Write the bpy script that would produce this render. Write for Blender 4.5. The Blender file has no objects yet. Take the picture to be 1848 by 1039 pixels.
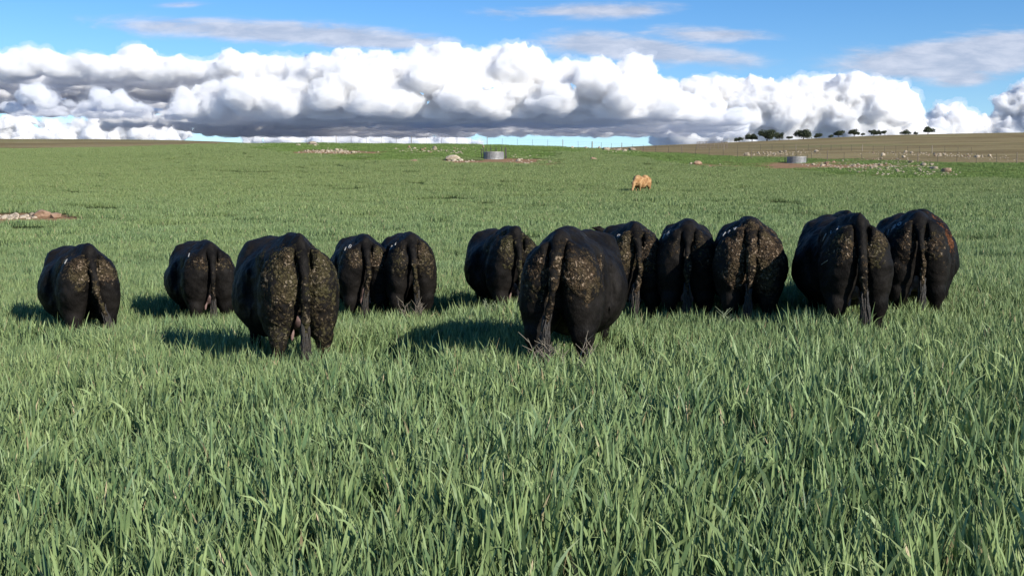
import bpy, math, random
import numpy as np
from mathutils import Vector, Matrix
from mathutils.bvhtree import BVHTree

# ---------------------------------------------------------------- camera, sky, sun, exposure
S = bpy.context.scene
COL = S.collection
FPX, W0, H0, HOR, CAMH = 2000.0, 1848.0, 1039.0, 380.0, 1.5
PITCH = math.atan((H0 / 2 - HOR) / FPX)
cam_d = bpy.data.cameras.new('camera'); cam = bpy.data.objects.new('camera', cam_d); COL.objects.link(cam)
cam_d.sensor_width = 36; cam_d.lens = 36 * FPX / W0; cam_d.clip_start = 0.05; cam_d.clip_end = 60000
cam.location = (0, 0, CAMH); cam.rotation_euler = (math.pi / 2 - PITCH, 0, 0)
S.camera = cam

SUN_AZ, SUN_EL = math.radians(136), math.radians(27)      # azimuth clockwise from +Y (the viewing direction)
S.view_settings.view_transform = 'Standard'; S.view_settings.look = 'None'
S.view_settings.exposure = 0.5; S.view_settings.gamma = 1
S.cycles.max_bounces = 12; S.cycles.diffuse_bounces = 3; S.cycles.glossy_bounces = 2
S.cycles.transmission_bounces = 3; S.cycles.transparent_max_bounces = 6; S.cycles.volume_bounces = 12
S.cycles.caustics_reflective = False; S.cycles.caustics_refractive = False
S.cycles.use_denoising = True

sun_d = bpy.data.lights.new('sun', 'SUN'); sun = bpy.data.objects.new('sun', sun_d); COL.objects.link(sun)
sun_d.energy = 4.8; sun_d.angle = math.radians(0.5); sun_d.color = (1.0, 0.93, 0.82)
sdir = Vector((math.sin(SUN_AZ) * math.cos(SUN_EL), math.cos(SUN_AZ) * math.cos(SUN_EL), math.sin(SUN_EL)))
sun.rotation_euler = sdir.to_track_quat('Z', 'Y').to_euler(); sun.location = (20, -20, 30)

def N(nt, typ, **kw):
    n = nt.nodes.new(typ)
    for k, v in kw.items():
        if k.startswith('i_'):
            n.inputs[k[2:].replace('_', ' ')].default_value = v
        else: setattr(n, k, v)
    return n
def L(nt, a, b): nt.links.new(a, b)
def math_(nt, op, a, b=None, c=None, clamp=False):
    n = nt.nodes.new('ShaderNodeMath'); n.operation = op; n.use_clamp = clamp
    for i, v in enumerate((a, b, c)):
        if v is None: continue
        if isinstance(v, (int, float)): n.inputs[i].default_value = v
        else: nt.links.new(v, n.inputs[i])
    return n.outputs[0]
def mix(nt, fac, a, b, blend='MIX'):
    n = nt.nodes.new('ShaderNodeMix'); n.data_type = 'RGBA'; n.blend_type = blend
    for i, v in ((0, fac), (6, a), (7, b)):
        if isinstance(v, (int, float)): n.inputs[i].default_value = v
        elif isinstance(v, tuple): n.inputs[i].default_value = (*v, 1)
        else: nt.links.new(v, n.inputs[i])
    return n.outputs[2]
def smooth(nt, v, lo, hi, a=0.0, b=1.0):
    n = nt.nodes.new('ShaderNodeMapRange'); n.interpolation_type = 'SMOOTHSTEP'
    n.inputs[1].default_value = lo; n.inputs[2].default_value = hi; n.inputs[3].default_value = a; n.inputs[4].default_value = b
    nt.links.new(v, n.inputs[0]); return n.outputs[0]
def noise(nt, vec, scale, detail=4, rough=0.55, dist=0.0):
    n = nt.nodes.new('ShaderNodeTexNoise'); n.inputs['Scale'].default_value = scale; n.inputs['Detail'].default_value = detail
    n.inputs['Roughness'].default_value = rough; n.inputs['Distortion'].default_value = dist
    if vec is not None: nt.links.new(vec, n.inputs['Vector'])
    return n.outputs[0]

w = bpy.data.worlds.new('World'); S.world = w; w.use_nodes = True
nt = w.node_tree; nt.nodes.clear()
sky = N(nt, 'ShaderNodeTexSky', sky_type='NISHITA', sun_disc=False, sun_elevation=SUN_EL, sun_rotation=SUN_AZ,
        altitude=900, air_density=1.0, dust_density=0.1, ozone_density=3.5)
hs = N(nt, 'ShaderNodeHueSaturation'); hs.inputs['Hue'].default_value = 0.506; hs.inputs['Saturation'].default_value = 1.27; hs.inputs['Value'].default_value = 1.0
L(nt, sky.outputs[0], hs.inputs['Color'])
tc = N(nt, 'ShaderNodeTexCoord')
sx = N(nt, 'ShaderNodeSeparateXYZ'); L(nt, tc.outputs['Generated'], sx.inputs[0])
yy = math_(nt, 'MAXIMUM', sx.outputs[1], 0.05)
U = math_(nt, 'DIVIDE', sx.outputs[0], yy); V = math_(nt, 'DIVIDE', sx.outputs[2], yy)
cv = N(nt, 'ShaderNodeCombineXYZ')
L(nt, math_(nt, 'MULTIPLY', U, 1.0), cv.inputs[0]); L(nt, math_(nt, 'MULTIPLY', V, 4.0), cv.inputs[1])
fb = noise(nt, cv.outputs[0], 9, 7, 0.6, 0.6)
fb2 = noise(nt, cv.outputs[0], 26, 5, 0.62, 0.3)
# thin high cloud streaks: (direction u, v, half width, half height, slope, strength)
def dirv(px, py):
    return (px - W0 / 2) / FPX, math.tan(math.atan((H0 / 2 - py) / FPX) - PITCH)
wisps = [(520, 62, 290, 20, .05, .95), (690, 76, 120, 12, 0, .9), (330, 45, 100, 9, 0, .35), (330, 8, 60, 7, 0, .35), (1100, 20, 170, 14, -.02, .75),
         (1140, 90, 190, 22, .09, 1.1), (1270, 62, 110, 17, .03, .75), (900, 28, 60, 14, .1, .35),
         (1720, 105, 190, 34, -.06, 1.25), (1800, 92, 110, 32, -.04, 1.1), (1730, 140, 70, 15, -.1, .8), (2250, 90, 300, 30, 0, .9), (-400, 60, 300, 28, 0, .9)]
tot = None
for (px, py, rw, rh, sl, st) in wisps:
    u0, v0 = dirv(px, py)
    du = math_(nt, 'SUBTRACT', U, u0); dv = math_(nt, 'SUBTRACT', V, v0)
    dv = math_(nt, 'MULTIPLY_ADD', du, sl, dv)
    a = math_(nt, 'POWER', math_(nt, 'ABSOLUTE', math_(nt, 'MULTIPLY', du, FPX / rw)), 2.0)
    b = math_(nt, 'POWER', math_(nt, 'ABSOLUTE', math_(nt, 'MULTIPLY', dv, FPX / rh)), 2.0)
    g = math_(nt, 'MULTIPLY', math_(nt, 'EXPONENT', math_(nt, 'MULTIPLY', math_(nt, 'ADD', a, b), -1.0)), st)
    tot = g if tot is None else math_(nt, 'MAXIMUM', tot, g)
dens = math_(nt, 'ADD', tot, math_(nt, 'MULTIPLY_ADD', fb, 1.5, -0.80))
dens = math_(nt, 'ADD', dens, math_(nt, 'MULTIPLY_ADD', fb2, 0.5, -0.25))
cm = math_(nt, 'MULTIPLY', smooth(nt, dens, 0.05, 0.7), smooth(nt, tot, 0.02, 0.3))
cc = mix(nt, smooth(nt, fb2, 0.3, 0.75), (3.2, 3.7, 4.8), (4.8, 5.1, 6.0))
wc = mix(nt, math_(nt, 'MULTIPLY', cm, 0.9), hs.outputs[0], cc)
bg = N(nt, 'ShaderNodeBackground'); bg.inputs[1].default_value = 0.105
L(nt, wc, bg.inputs[0]); wo = N(nt, 'ShaderNodeOutputWorld'); L(nt, bg.outputs[0], wo.inputs[0])

# ---------------------------------------------------------------- helpers
def tag(o, label=None, cat=None, group=None, kind=None):
    if label: o['label'] = label
    if cat: o['category'] = cat
    if group: o['group'] = group
    if kind: o['kind'] = kind
    return o
def mesh_obj(name, verts, faces, mat, parent=None, smooth_=True, link=True):
    me = bpy.data.meshes.new(name)
    verts = np.asarray(verts, dtype=np.float32)
    if isinstance(faces, np.ndarray):
        k = faces.shape[1]; nf = len(faces)
        me.vertices.add(len(verts)); me.vertices.foreach_set('co', verts.ravel())
        me.loops.add(nf * k); me.loops.foreach_set('vertex_index', faces.astype(np.int32).ravel())
        me.polygons.add(nf); me.polygons.foreach_set('loop_start', np.arange(0, nf * k, k, dtype=np.int32))
        me.polygons.foreach_set('loop_total', np.full(nf, k, dtype=np.int32))
        me.update(calc_edges=True); me.validate()
    else:
        me.from_pydata([tuple(v) for v in verts], [], faces)
    me.polygons.foreach_set('use_smooth', np.full(len(me.polygons), smooth_)); me.update()
    if mat: me.materials.append(mat)
    o = bpy.data.objects.new(name, me)
    if link: COL.objects.link(o)
    if parent: o.parent = parent
    return o
def vattr(me, name, arr):
    a = me.attributes.new(name, 'FLOAT', 'POINT'); a.data.foreach_set('value', np.asarray(arr, dtype=np.float32))
def empty(name, loc, rz=0):
    o = bpy.data.objects.new(name, None); COL.objects.link(o); o.location = loc; o.rotation_euler = (0, 0, rz)
    o.empty_display_size = 0.2
    return o
class MB:
    def __init__(s): s.v = []; s.f = []
    def quad(s, a, b, c, d):
        n = len(s.v); s.v += [a, b, c, d]; s.f.append((n, n + 1, n + 2, n + 3))
    def box(s, cx, cy, cz, sx_, sy_, sz_, rz=0):
        n = len(s.v); c, si = math.cos(rz), math.sin(rz)
        for dz in (-.5, .5):
            for dx, dy in ((-.5, -.5), (.5, -.5), (.5, .5), (-.5, .5)):
                x, y = dx * sx_, dy * sy_
                s.v.append((cx + x * c - y * si, cy + x * si + y * c, cz + dz * sz_))
        s.f += [(n, n + 3, n + 2, n + 1), (n + 4, n + 5, n + 6, n + 7)] + [(n + i, n + (i + 1) % 4, n + 4 + (i + 1) % 4, n + 4 + i) for i in range(4)]
    def tube(s, pts, rads, k=6):
        pts = [Vector(p) for p in pts]; n0 = len(s.v)
        for i, p in enumerate(pts):
            t = (pts[min(i + 1, len(pts) - 1)] - pts[max(i - 1, 0)]).normalized()
            a = t.cross(Vector((0.3, 0.9, 0.1))).normalized(); b = t.cross(a)
            r = rads[i] if isinstance(rads, (list, tuple)) else rads
            for j in range(k):
                an = 2 * math.pi * j / k; s.v.append(tuple(p + a * math.cos(an) * r + b * math.sin(an) * r))
        for i in range(len(pts) - 1):
            for j in range(k):
                s.f.append((n0 + i * k + j, n0 + i * k + (j + 1) % k, n0 + (i + 1) * k + (j + 1) % k, n0 + (i + 1) * k + j))
        s.f.append(tuple(n0 + j for j in range(k))[::-1]); s.f.append(tuple(n0 + (len(pts) - 1) * k + j for j in range(k)))
    def build(s, name, mat, parent=None, smooth_=False):
        return mesh_obj(name, s.v, s.f, mat, parent, smooth_)

def vnoise(p, seed=0):
    """trilinear value noise, p (n,3) -> 0..1"""
    i = np.floor(p).astype(np.int64); f = p - i; f = f * f * (3 - 2 * f)
    def h(a, b, c):
        n = (a * 73856093) ^ (b * 19349663) ^ (c * 83492791) ^ (seed * 2654435)
        n = (n ^ (n >> 13)) * 1274126177; n = n & 0x7fffffff
        n = ((n >> 15) ^ n) * 2246822519 & 0x7fffffff
        return n / 2147483647.0
    r = 0
    for dx in (0, 1):
        for dy in (0, 1):
            for dz in (0, 1):
                wgt = (f[:, 0] if dx else 1 - f[:, 0]) * (f[:, 1] if dy else 1 - f[:, 1]) * (f[:, 2] if dz else 1 - f[:, 2])
                r = r + wgt * h(i[:, 0] + dx, i[:, 1] + dy, i[:, 2] + dz)
    return r
def fbm(p, oct=4, seed=0, gain=0.5):
    r = 0; a = 1; t = 0
    for k in range(oct):
        r = r + a * vnoise(p * (2.03 ** k) + 17.3 * k, seed + k); t += a; a *= gain
    return r / t
def sstep(x, a, b):
    t = np.clip((x - a) / (b - a), 0, 1); return t * t * (3 - 2 * t)

# ---------------------------------------------------------------- materials
def new_mat(name):
    m = bpy.data.materials.new(name); m.use_nodes = True; nt = m.node_tree
    return m, nt, nt.nodes['Principled BSDF'], nt.nodes['Material Output']
def simple(name, c1, c2, scale=8, rough=0.85, bump=0.3, metal=0.0, dist=0.02):
    m, nt, p, o = new_mat(name)
    tc = N(nt, 'ShaderNodeTexCoord'); f = noise(nt, tc.outputs['Object'], scale, 6, 0.6)
    L(nt, mix(nt, smooth(nt, f, 0.3, 0.7), c1, c2), p.inputs['Base Color'])
    p.inputs['Roughness'].default_value = rough; p.inputs['Metallic'].default_value = metal
    b = N(nt, 'ShaderNodeBump'); b.inputs['Strength'].default_value = bump; b.inputs['Distance'].default_value = dist
    L(nt, noise(nt, tc.outputs['Object'], scale * 3, 4), b.inputs['Height']); L(nt, b.outputs[0], p.inputs['Normal'])
    return m

def hide_material(name, dark, light, mud1=(0.060, 0.042, 0.026), mud2=(0.225, 0.170, 0.120)):
    m, nt, p, o = new_mat(name)
    tc = N(nt, 'ShaderNodeTexCoord'); P = tc.outputs['Object']
    mp = N(nt, 'ShaderNodeMapping'); mp.inputs['Scale'].default_value = (60, 60, 14); L(nt, P, mp.inputs[0])
    hair = noise(nt, mp.outputs[0], 2.2, 3, 0.6)
    coat = mix(nt, smooth(nt, noise(nt, P, 3.5, 5, 0.6), 0.35, 0.7), dark, light)
    coat = mix(nt, math_(nt, 'MULTIPLY', smooth(nt, hair, 0.45, 0.75), 0.45), coat, tuple(min(1, c * 1.9) for c in light))
    a = N(nt, 'ShaderNodeAttribute', attribute_name='mud'); ti = N(nt, 'ShaderNodeAttribute', attribute_name='mudtint')
    vo = N(nt, 'ShaderNodeTexVoronoi'); vo.inputs['Scale'].default_value = 41; vo.inputs['Randomness'].default_value = 1
    dv = N(nt, 'ShaderNodeMixRGB'); dv.inputs[0].default_value = 0.07
    nn = N(nt, 'ShaderNodeTexNoise'); nn.inputs['Scale'].default_value = 20; L(nt, P, nn.inputs['Vector'])
    L(nt, P, dv.inputs[1]); L(nt, nn.outputs['Color'], dv.inputs[2]); L(nt, dv.outputs[0], vo.inputs['Vector'])
    cr = math_(nt, 'SUBTRACT', 1.0, smooth(nt, vo.outputs['Distance'], 0.15, 0.75))      # clod height
    sepc = N(nt, 'ShaderNodeSeparateColor'); L(nt, vo.outputs['Color'], sepc.inputs[0])
    n1 = noise(nt, P, 24, 5, 0.65)
    lvl = math_(nt, 'ADD', a.outputs['Fac'], math_(nt, 'MULTIPLY_ADD', n1, 2.4, -1.25))
    lvl = math_(nt, 'ADD', lvl, math_(nt, 'MULTIPLY_ADD', sepc.outputs[1], 0.7, -0.35))
    mm = math_(nt, 'MULTIPLY', smooth(nt, lvl, 0.25, 0.75), smooth(nt, a.outputs['Fac'], 0.02, 0.2))
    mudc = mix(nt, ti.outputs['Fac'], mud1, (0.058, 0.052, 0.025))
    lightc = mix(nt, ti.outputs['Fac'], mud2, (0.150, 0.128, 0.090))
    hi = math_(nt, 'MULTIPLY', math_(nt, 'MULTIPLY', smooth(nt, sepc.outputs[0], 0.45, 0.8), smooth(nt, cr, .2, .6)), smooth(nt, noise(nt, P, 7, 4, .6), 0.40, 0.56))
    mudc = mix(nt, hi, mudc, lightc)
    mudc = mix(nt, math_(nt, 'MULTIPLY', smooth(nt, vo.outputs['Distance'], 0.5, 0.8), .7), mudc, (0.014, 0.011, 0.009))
    col = mix(nt, mm, coat, mudc)
    L(nt, col, p.inputs['Base Color'])
    p.inputs['Specular IOR Level'].default_value = 0.05
    L(nt, math_(nt, 'MULTIPLY_ADD', mm, 0.3, 0.55), p.inputs['Roughness'])
    p.inputs['Sheen Weight'].default_value = 0.0; p.inputs['Sheen Roughness'].default_value = 0.4
    b = N(nt, 'ShaderNodeBump'); b.inputs['Strength'].default_value = 0.6; b.inputs['Distance'].default_value = 0.008
    L(nt, math_(nt, 'ADD', hair, noise(nt, P, 14, 4, 0.6)), b.inputs['Height'])
    b2 = N(nt, 'ShaderNodeBump'); b2.inputs['Strength'].default_value = 1.0; b2.inputs['Distance'].default_value = 0.010
    L(nt, math_(nt, 'MULTIPLY', mm, math_(nt, 'ADD', cr, math_(nt, 'MULTIPLY', sepc.outputs[0], 0.7))), b2.inputs['Height']); L(nt, b.outputs[0], b2.inputs['Normal'])
    L(nt, b2.outputs[0], p.inputs['Normal'])
    return m
HIDE = hide_material('black_hide', (0.0035, 0.0033, 0.0032), (0.0155, 0.0138, 0.0125))
TAN = hide_material('tan_hide', (0.20, 0.10, 0.04), (0.46, 0.29, 0.145))
RED = hide_material('rusty_hide', (0.16, 0.045, 0.015), (0.24, 0.075, 0.025))
ORANGE = hide_material('orange_stained_hide', (0.0035, 0.0033, 0.0033), (0.0105, 0.0098, 0.0095), (0.10, 0.04, 0.018), (0.20, 0.095, 0.05))
SWITCH = simple('switch_hair', (0.006, 0.0055, 0.005), (0.026, 0.020, 0.014), 22, 0.6, 0.3)
UDDER = simple('udder_skin', (0.09, 0.06, 0.055), (0.20, 0.13, 0.12), 9, 0.6, 0.2)
BRAND = simple('freeze_brand_hair', (0.22, 0.22, 0.215), (0.36, 0.36, 0.35), 40, 0.8, 0.4)

# ---------------------------------------------------------------- terrain
def z_of(Y, d): return CAMH + d * math.tan(math.atan((H0 / 2 - Y) / FPX) - PITCH)
PXN = np.array([-3000, 0, 200, 400, 550, 900, 1020, 1150, 1330, 1600, 1848, 5000.])
DN = np.array([26., 45, 74, 110, 142, 165, 200, 260, 360, 600, 900, 1600, 4000])
YT = {  # photo rows of the ground along each direction
    -3000: [493, 407, 350, 315, 294, 281, 272, 264, 251, 262, 275, 290, 330],
    0:    [493, 407, 350, 315, 294, 281, 272, 264, 251, 262, 275, 290, 330],
    200:  [493, 407, 350, 315, 294, 280, 270, 263, 251.5, 262, 275, 290, 330],
    400:  [493, 407, 350, 314, 291, 275, 262, 259, 255, 264, 275, 290, 330],
    550:  [493, 407, 350, 314, 291, 274, 257.6, 262, 268, 275, 280, 290, 330],
    900:  [493, 407, 350, 314, 290, 275, 260.8, 266, 272, 278, 282, 290, 330],
    1020: [493, 407, 350, 315, 292, 278, 265, 268, 271, 276, 282, 290, 330],
    1150: [493, 407, 350, 316, 296, 283, 272, 270, 268.5, 267, 274, 290, 330],
    1330: [492, 406, 350, 319, 300, 288, 277, 270, 264, 259, 266, 285, 330],
    1600: [490, 404, 350, 320, 300, 287, 274, 264, 254, 245, 252, 275, 330],
    1848: [488, 402, 348, 318, 296, 283, 271, 260, 250, 240.5, 248, 272, 330],
    5000: [488, 402, 348, 318, 296, 283, 271, 260, 250, 240, 248, 272, 330]}
_uf = np.linspace(-2.2, 2.4, 461); _lf = np.linspace(math.log(26), math.log(4000), 300)
_tab = np.array([[z_of(YT[int(p)][j], DN[j]) for j in range(len(DN))] for p in PXN])
_t1 = np.array([np.interp(_lf, np.log(DN), r) for r in _tab])
_ut = (PXN - W0 / 2) / FPX
_t2 = np.array([np.interp(_uf, _ut, _t1[:, k]) for k in range(len(_lf))]).T
def _blur(a, n, ax):
    for _ in range(n):
        p = np.pad(a, [(1, 1) if i == ax else (0, 0) for i in range(2)], 'edge')
        sl = lambda s_: tuple(slice(s_, s_ + a.shape[i]) if i == ax else slice(None) for i in range(2))
        a = (p[sl(0)] + 2 * p[sl(1)] + p[sl(2)]) / 4
    return a
_t2 = _blur(_blur(_t2, 14, 1), 10, 0)
# small rises and dips the herd stands on: (photo column, distance, height)
HUMPS = [((p - W0 / 2) / FPX * d, d, dz) for p, d, dz in ((161, 13.3, -.09), (379, 14.9, -.13), (541, 9.6, .04), (660, 14.9, -.11), (742, 14.7, -.06), (931, 14.1, -.035), (1010, 9.2, .036), (1147, 12.8, .01), (1241, 12.5, -.03), (1354, 11.8, .035), (1556, 11, .03), (1662, 12, .0))]
def ground(x, y):
    x = np.atleast_1d(np.asarray(x, float)); y = np.atleast_1d(np.asarray(y, float))
    x, y = np.broadcast_arrays(x, y)
    dd = np.hypot(x * 0.25, y) * np.where(y < 0, -1, 1)
    d = np.clip(y, 26, 4000); u = np.clip(x / d, -2.19, 2.39)
    fi = (u + 2.2) / 4.6 * 460; fj = (np.log(d) - math.log(26)) / (math.log(4000) - math.log(26)) * 299
    i = np.clip(fi.astype(int), 0, 459); j = np.clip(fj.astype(int), 0, 298); a = fi - i; b = fj - j
    zf = _t2[i, j] * (1 - a) * (1 - b) + _t2[i + 1, j] * a * (1 - b) + _t2[i, j + 1] * (1 - a) * b + _t2[i + 1, j + 1] * a * b
    zf26 = z_of(493, 26)
    near = zf26 * sstep(y, 12, 26) * np.clip(y / 26, 0, 1)
    z = np.where(y < 26, near + (zf - zf26) * sstep(y, 14, 26), zf)
    tilt = 0.035 * 9 * np.tanh(x / 9) * (1 - sstep(y, 16, 60))
    p = np.stack([x, y, x * 0], -1)
    und = (vnoise(p.reshape(-1, 3) * 0.13, 3).reshape(x.shape) - 0.5) * 0.10 + (vnoise(p.reshape(-1, 3) * 0.04, 5).reshape(x.shape) - 0.5) * 0.5 * sstep(y, 25, 70) * (1 - sstep(y, 110, 170))
    rx_, wsum = 0, .3
    for cx, cy, dz in HUMPS:
        wq = np.exp(-((x - cx) ** 2 + (y - cy) ** 2) / 3.4); rx_ = rx_ + wq * dz * 1.3; wsum = wsum + wq
    return z + tilt + und + rx_ / wsum
def g1(x, y): return float(ground(x, y)[0])
cp, sp = math.cos(PITCH), math.sin(PITCH)
def proj(x, y, z):
    D = y * cp - (z - CAMH) * sp; Uu = y * sp + (z - CAMH) * cp
    return W0 / 2 + FPX * x / D, H0 / 2 - FPX * Uu / D
def at(px, d):
    x = (px - W0 / 2) / FPX * d; return x, d, g1(x, d)
def on_ground(px, py, dmin=3, dmax=700):
    """ground point seen at a photo pixel"""
    ds = np.exp(np.linspace(math.log(dmin), math.log(dmax), 1400)); xs = (px - W0 / 2) / FPX * ds * 1.0
    zs = ground(xs, ds); _, Y = proj(xs, ds, zs)
    k = np.argmax(Y <= py) if (Y <= py).any() else int(np.argmin(Y))
    return float(xs[k]), float(ds[k]), float(zs[k])

FENCE = [(430, 203), (560, 201), (900, 200), (1060, 198), (1160, 186), (1330, 172), (1510, 158), (1700, 147), (1848, 138), (2300, 118), (3000, 95)]
FU = np.array([(p - W0 / 2) / FPX for p, d in FENCE]); FD = np.array([d for p, d in FENCE], float)
def fence_d(u): return np.where(u < FU[0], 206, np.interp(u, FU, FD))
# bare and short-pasture ground, as ellipses on the ground: (px, py, half width m, half depth m)
SOIL = [(905, 293, 10, 15), (1455, 300, 12, 13), (850, 294, 8, 9), (1560, 300, 9, 8), (1300, 300, 6, 5), (40, 396, 3.6, 4.2), (90, 398, 2, 2.5), (600, 275, 8, 7), (980, 290, 5, 4)]
SOILW = [(*on_ground(a, b)[:2], c, d) for a, b, c, d in SOIL]
def soil_mask(x, y):
    r = np.zeros(x.shape)
    n = fbm(np.stack([x * .35, y * .35, x * 0], -1).reshape(-1, 3), 4, 11).reshape(x.shape)
    for cx, cy, a, b in SOILW:
        q = np.hypot((x - cx) / a, (y - cy) / b); r = np.maximum(r, 1 - sstep(q + (n - .5) * 1.3, 0.45, 1.1))
    return r
def pasture_mask(x, y):   # short rocky pasture below the crest
    ys = np.maximum(y, 1); z = ground(x, y); px, py = proj(x, ys, z); px = W0 / 2 + FPX * x / ys
    n = (fbm(np.stack([x * .12, y * .12, x * 0], -1).reshape(-1, 3), 4, 21).reshape(x.shape) - .5) * 26
    lim = np.interp(px, [380, 460, 600, 900, 980, 1060, 1180, 1300, 1400, 1600, 1848, 2400], [240, 268, 290, 296, 290, 272, 296, 303, 308, 322, 330, 330])
    return np.where((y > 60), 1 - sstep(py + n, lim - 5, lim + 4), 0)
def brown_mask(x, y):
    u = x / np.maximum(y, 1); n = (fbm(np.stack([x * .1, y * .1, x * 0], -1).reshape(-1, 3), 3, 31).reshape(x.shape) - .5) * 8
    return np.where(y > 60, sstep(y + n, fence_d(u) + 0, fence_d(u) + 6), 0)

ug = np.concatenate([np.linspace(-2.2, -.62, 30), np.linspace(-.6, .6, 330), np.linspace(.62, 2.4, 32)])
dg = np.concatenate([np.exp(np.linspace(math.log(1.2), math.log(26), 130))[:-1], np.exp(np.linspace(math.log(26), math.log(420), 300)), np.exp(np.linspace(math.log(430), math.log(20000), 60))])
dmesh, umesh = np.meshgrid(dg, ug, indexing='ij')
gx = umesh * np.maximum(dmesh, 12); gy = dmesh
# rows behind the camera too
back = np.array([-30., -18, -10, -5, -2, 0]); bx = umesh[:1].repeat(len(back), 0) * 12; by = np.repeat(back[:, None], gx.shape[1], 1)
gx = np.vstack([bx, gx]); gy = np.vstack([by, gy]); gz = ground(gx, gy)
far = sstep(gy, 3500, 9000); gz = gz * (1 - far) + 90 * far
nr, nc = gx.shape
idx = np.arange(nr * nc).reshape(nr, nc)
fc = np.stack([idx[:-1, :-1], idx[:-1, 1:], idx[1:, 1:], idx[1:, :-1]], -1).reshape(-1, 4)
m, nt, p, o_ = new_mat('paddock_ground')
geo = N(nt, 'ShaderNodeNewGeometry'); P = geo.outputs['Position']
at_s = N(nt, 'ShaderNodeAttribute', attribute_name='soil').outputs['Fac']; at_p = N(nt, 'ShaderNodeAttribute', attribute_name='pasture').outputs['Fac']; at_b = N(nt, 'ShaderNodeAttribute', attribute_name='brown').outputs['Fac']
n1 = noise(nt, P, 0.9, 8, 0.65); n3 = noise(nt, P, 7, 5, 0.6)
syg = N(nt, 'ShaderNodeSeparateXYZ'); L(nt, P, syg.inputs[0]); fary = syg.outputs[1]
crop = mix(nt, smooth(nt, n1, 0.35, 0.65), (0.035, 0.060, 0.018), (0.055, 0.085, 0.028))
past = mix(nt, smooth(nt, n1, 0.38, 0.62), (0.075, 0.125, 0.022), (0.125, 0.175, 0.040))
past = mix(nt, math_(nt, 'MULTIPLY', smooth(nt, noise(nt, P, 0.35, 6, 0.65), 0.5, 0.68), 0.6), past, (0.14, 0.105, 0.05))
mpb = N(nt, 'ShaderNodeMapping'); mpb.inputs['Scale'].default_value = (0.45, 1, 1); L(nt, P, mpb.inputs[0])
brn = mix(nt, smooth(nt, noise(nt, mpb.outputs[0], 0.06, 7, 0.7), 0.38, 0.62), (0.165, 0.125, 0.058), (0.27, 0.215, 0.105))
brn = mix(nt, math_(nt, 'MULTIPLY', smooth(nt, noise(nt, mpb.outputs[0], 0.02, 6, 0.65), 0.5, 0.66), 0.55), brn, (0.17, 0.18, 0.07))
brn = mix(nt, math_(nt, 'MULTIPLY', smooth(nt, noise(nt, P, 0.5, 5, 0.7), 0.56, 0.7), 0.5), brn, (0.08, 0.055, 0.028))
soil = mix(nt, smooth(nt, n3, 0.35, 0.7), (0.22, 0.125, 0.062), (0.36, 0.23, 0.135))
c = mix(nt, at_p, crop, past); c = mix(nt, at_b, c, brn); c = mix(nt, at_s, c, soil); c = mix(nt, smooth(nt, fary, 1000, 1600), c, (0.16, 0.21, 0.30))  # unseen far ground made bluish to bounce cool light onto the cloud bases
L(nt, c, p.inputs['Base Color']); p.inputs['Roughness'].default_value = 0.95; p.inputs['Specular IOR Level'].default_value = 0.1
b = N(nt, 'ShaderNodeBump'); b.inputs['Strength'].default_value = 0.8; b.inputs['Distance'].default_value = 0.25
L(nt, noise(nt, P, 1.4, 8, 0.7), b.inputs['Height']); L(nt, b.outputs[0], p.inputs['Normal'])
GM = m
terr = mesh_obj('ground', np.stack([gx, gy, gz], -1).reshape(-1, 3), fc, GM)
sm = soil_mask(gx, gy); pm = pasture_mask(gx, gy); bm_ = brown_mask(gx, gy)
vattr(terr.data, 'soil', sm.ravel()); vattr(terr.data, 'pasture', pm.ravel()); vattr(terr.data, 'brown', bm_.ravel())
tag(terr, 'rolling paddock ground rising to a low brown hill', kind='structure')

# ---------------------------------------------------------------- cumulus clouds: real lumps far away
CLOUD, nt, p, o_ = new_mat('cumulus_vapour')
nt.nodes.remove(p)
vs_ = N(nt, 'ShaderNodeVolumeScatter'); vs_.inputs['Color'].default_value = (0.950, 0.975, 1, 1); vs_.inputs['Density'].default_value = 0.045; vs_.inputs['Anisotropy'].default_value = 0.0  # blue tint puts the distant air light into the cloud colour
L(nt, vs_.outputs[0], o_.inputs['Volume'])
VEIL = CLOUD.copy(); VEIL.name = 'cloud_edge_vapour'; [q for q in VEIL.node_tree.nodes if q.type == 'VOLUME_SCATTER'][0].inputs['Density'].default_value = 0.0042
def ico(sub=2):
    import bmesh
    bm = bmesh.new(); bmesh.ops.create_icosphere(bm, subdivisions=sub, radius=1)
    v = np.array([x.co[:] for x in bm.verts]); f = np.array([[q.index for q in fa.verts] for fa in bm.faces]); bm.free(); return v, f
ICO = ico(2); ICO1 = ico(1)
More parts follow.
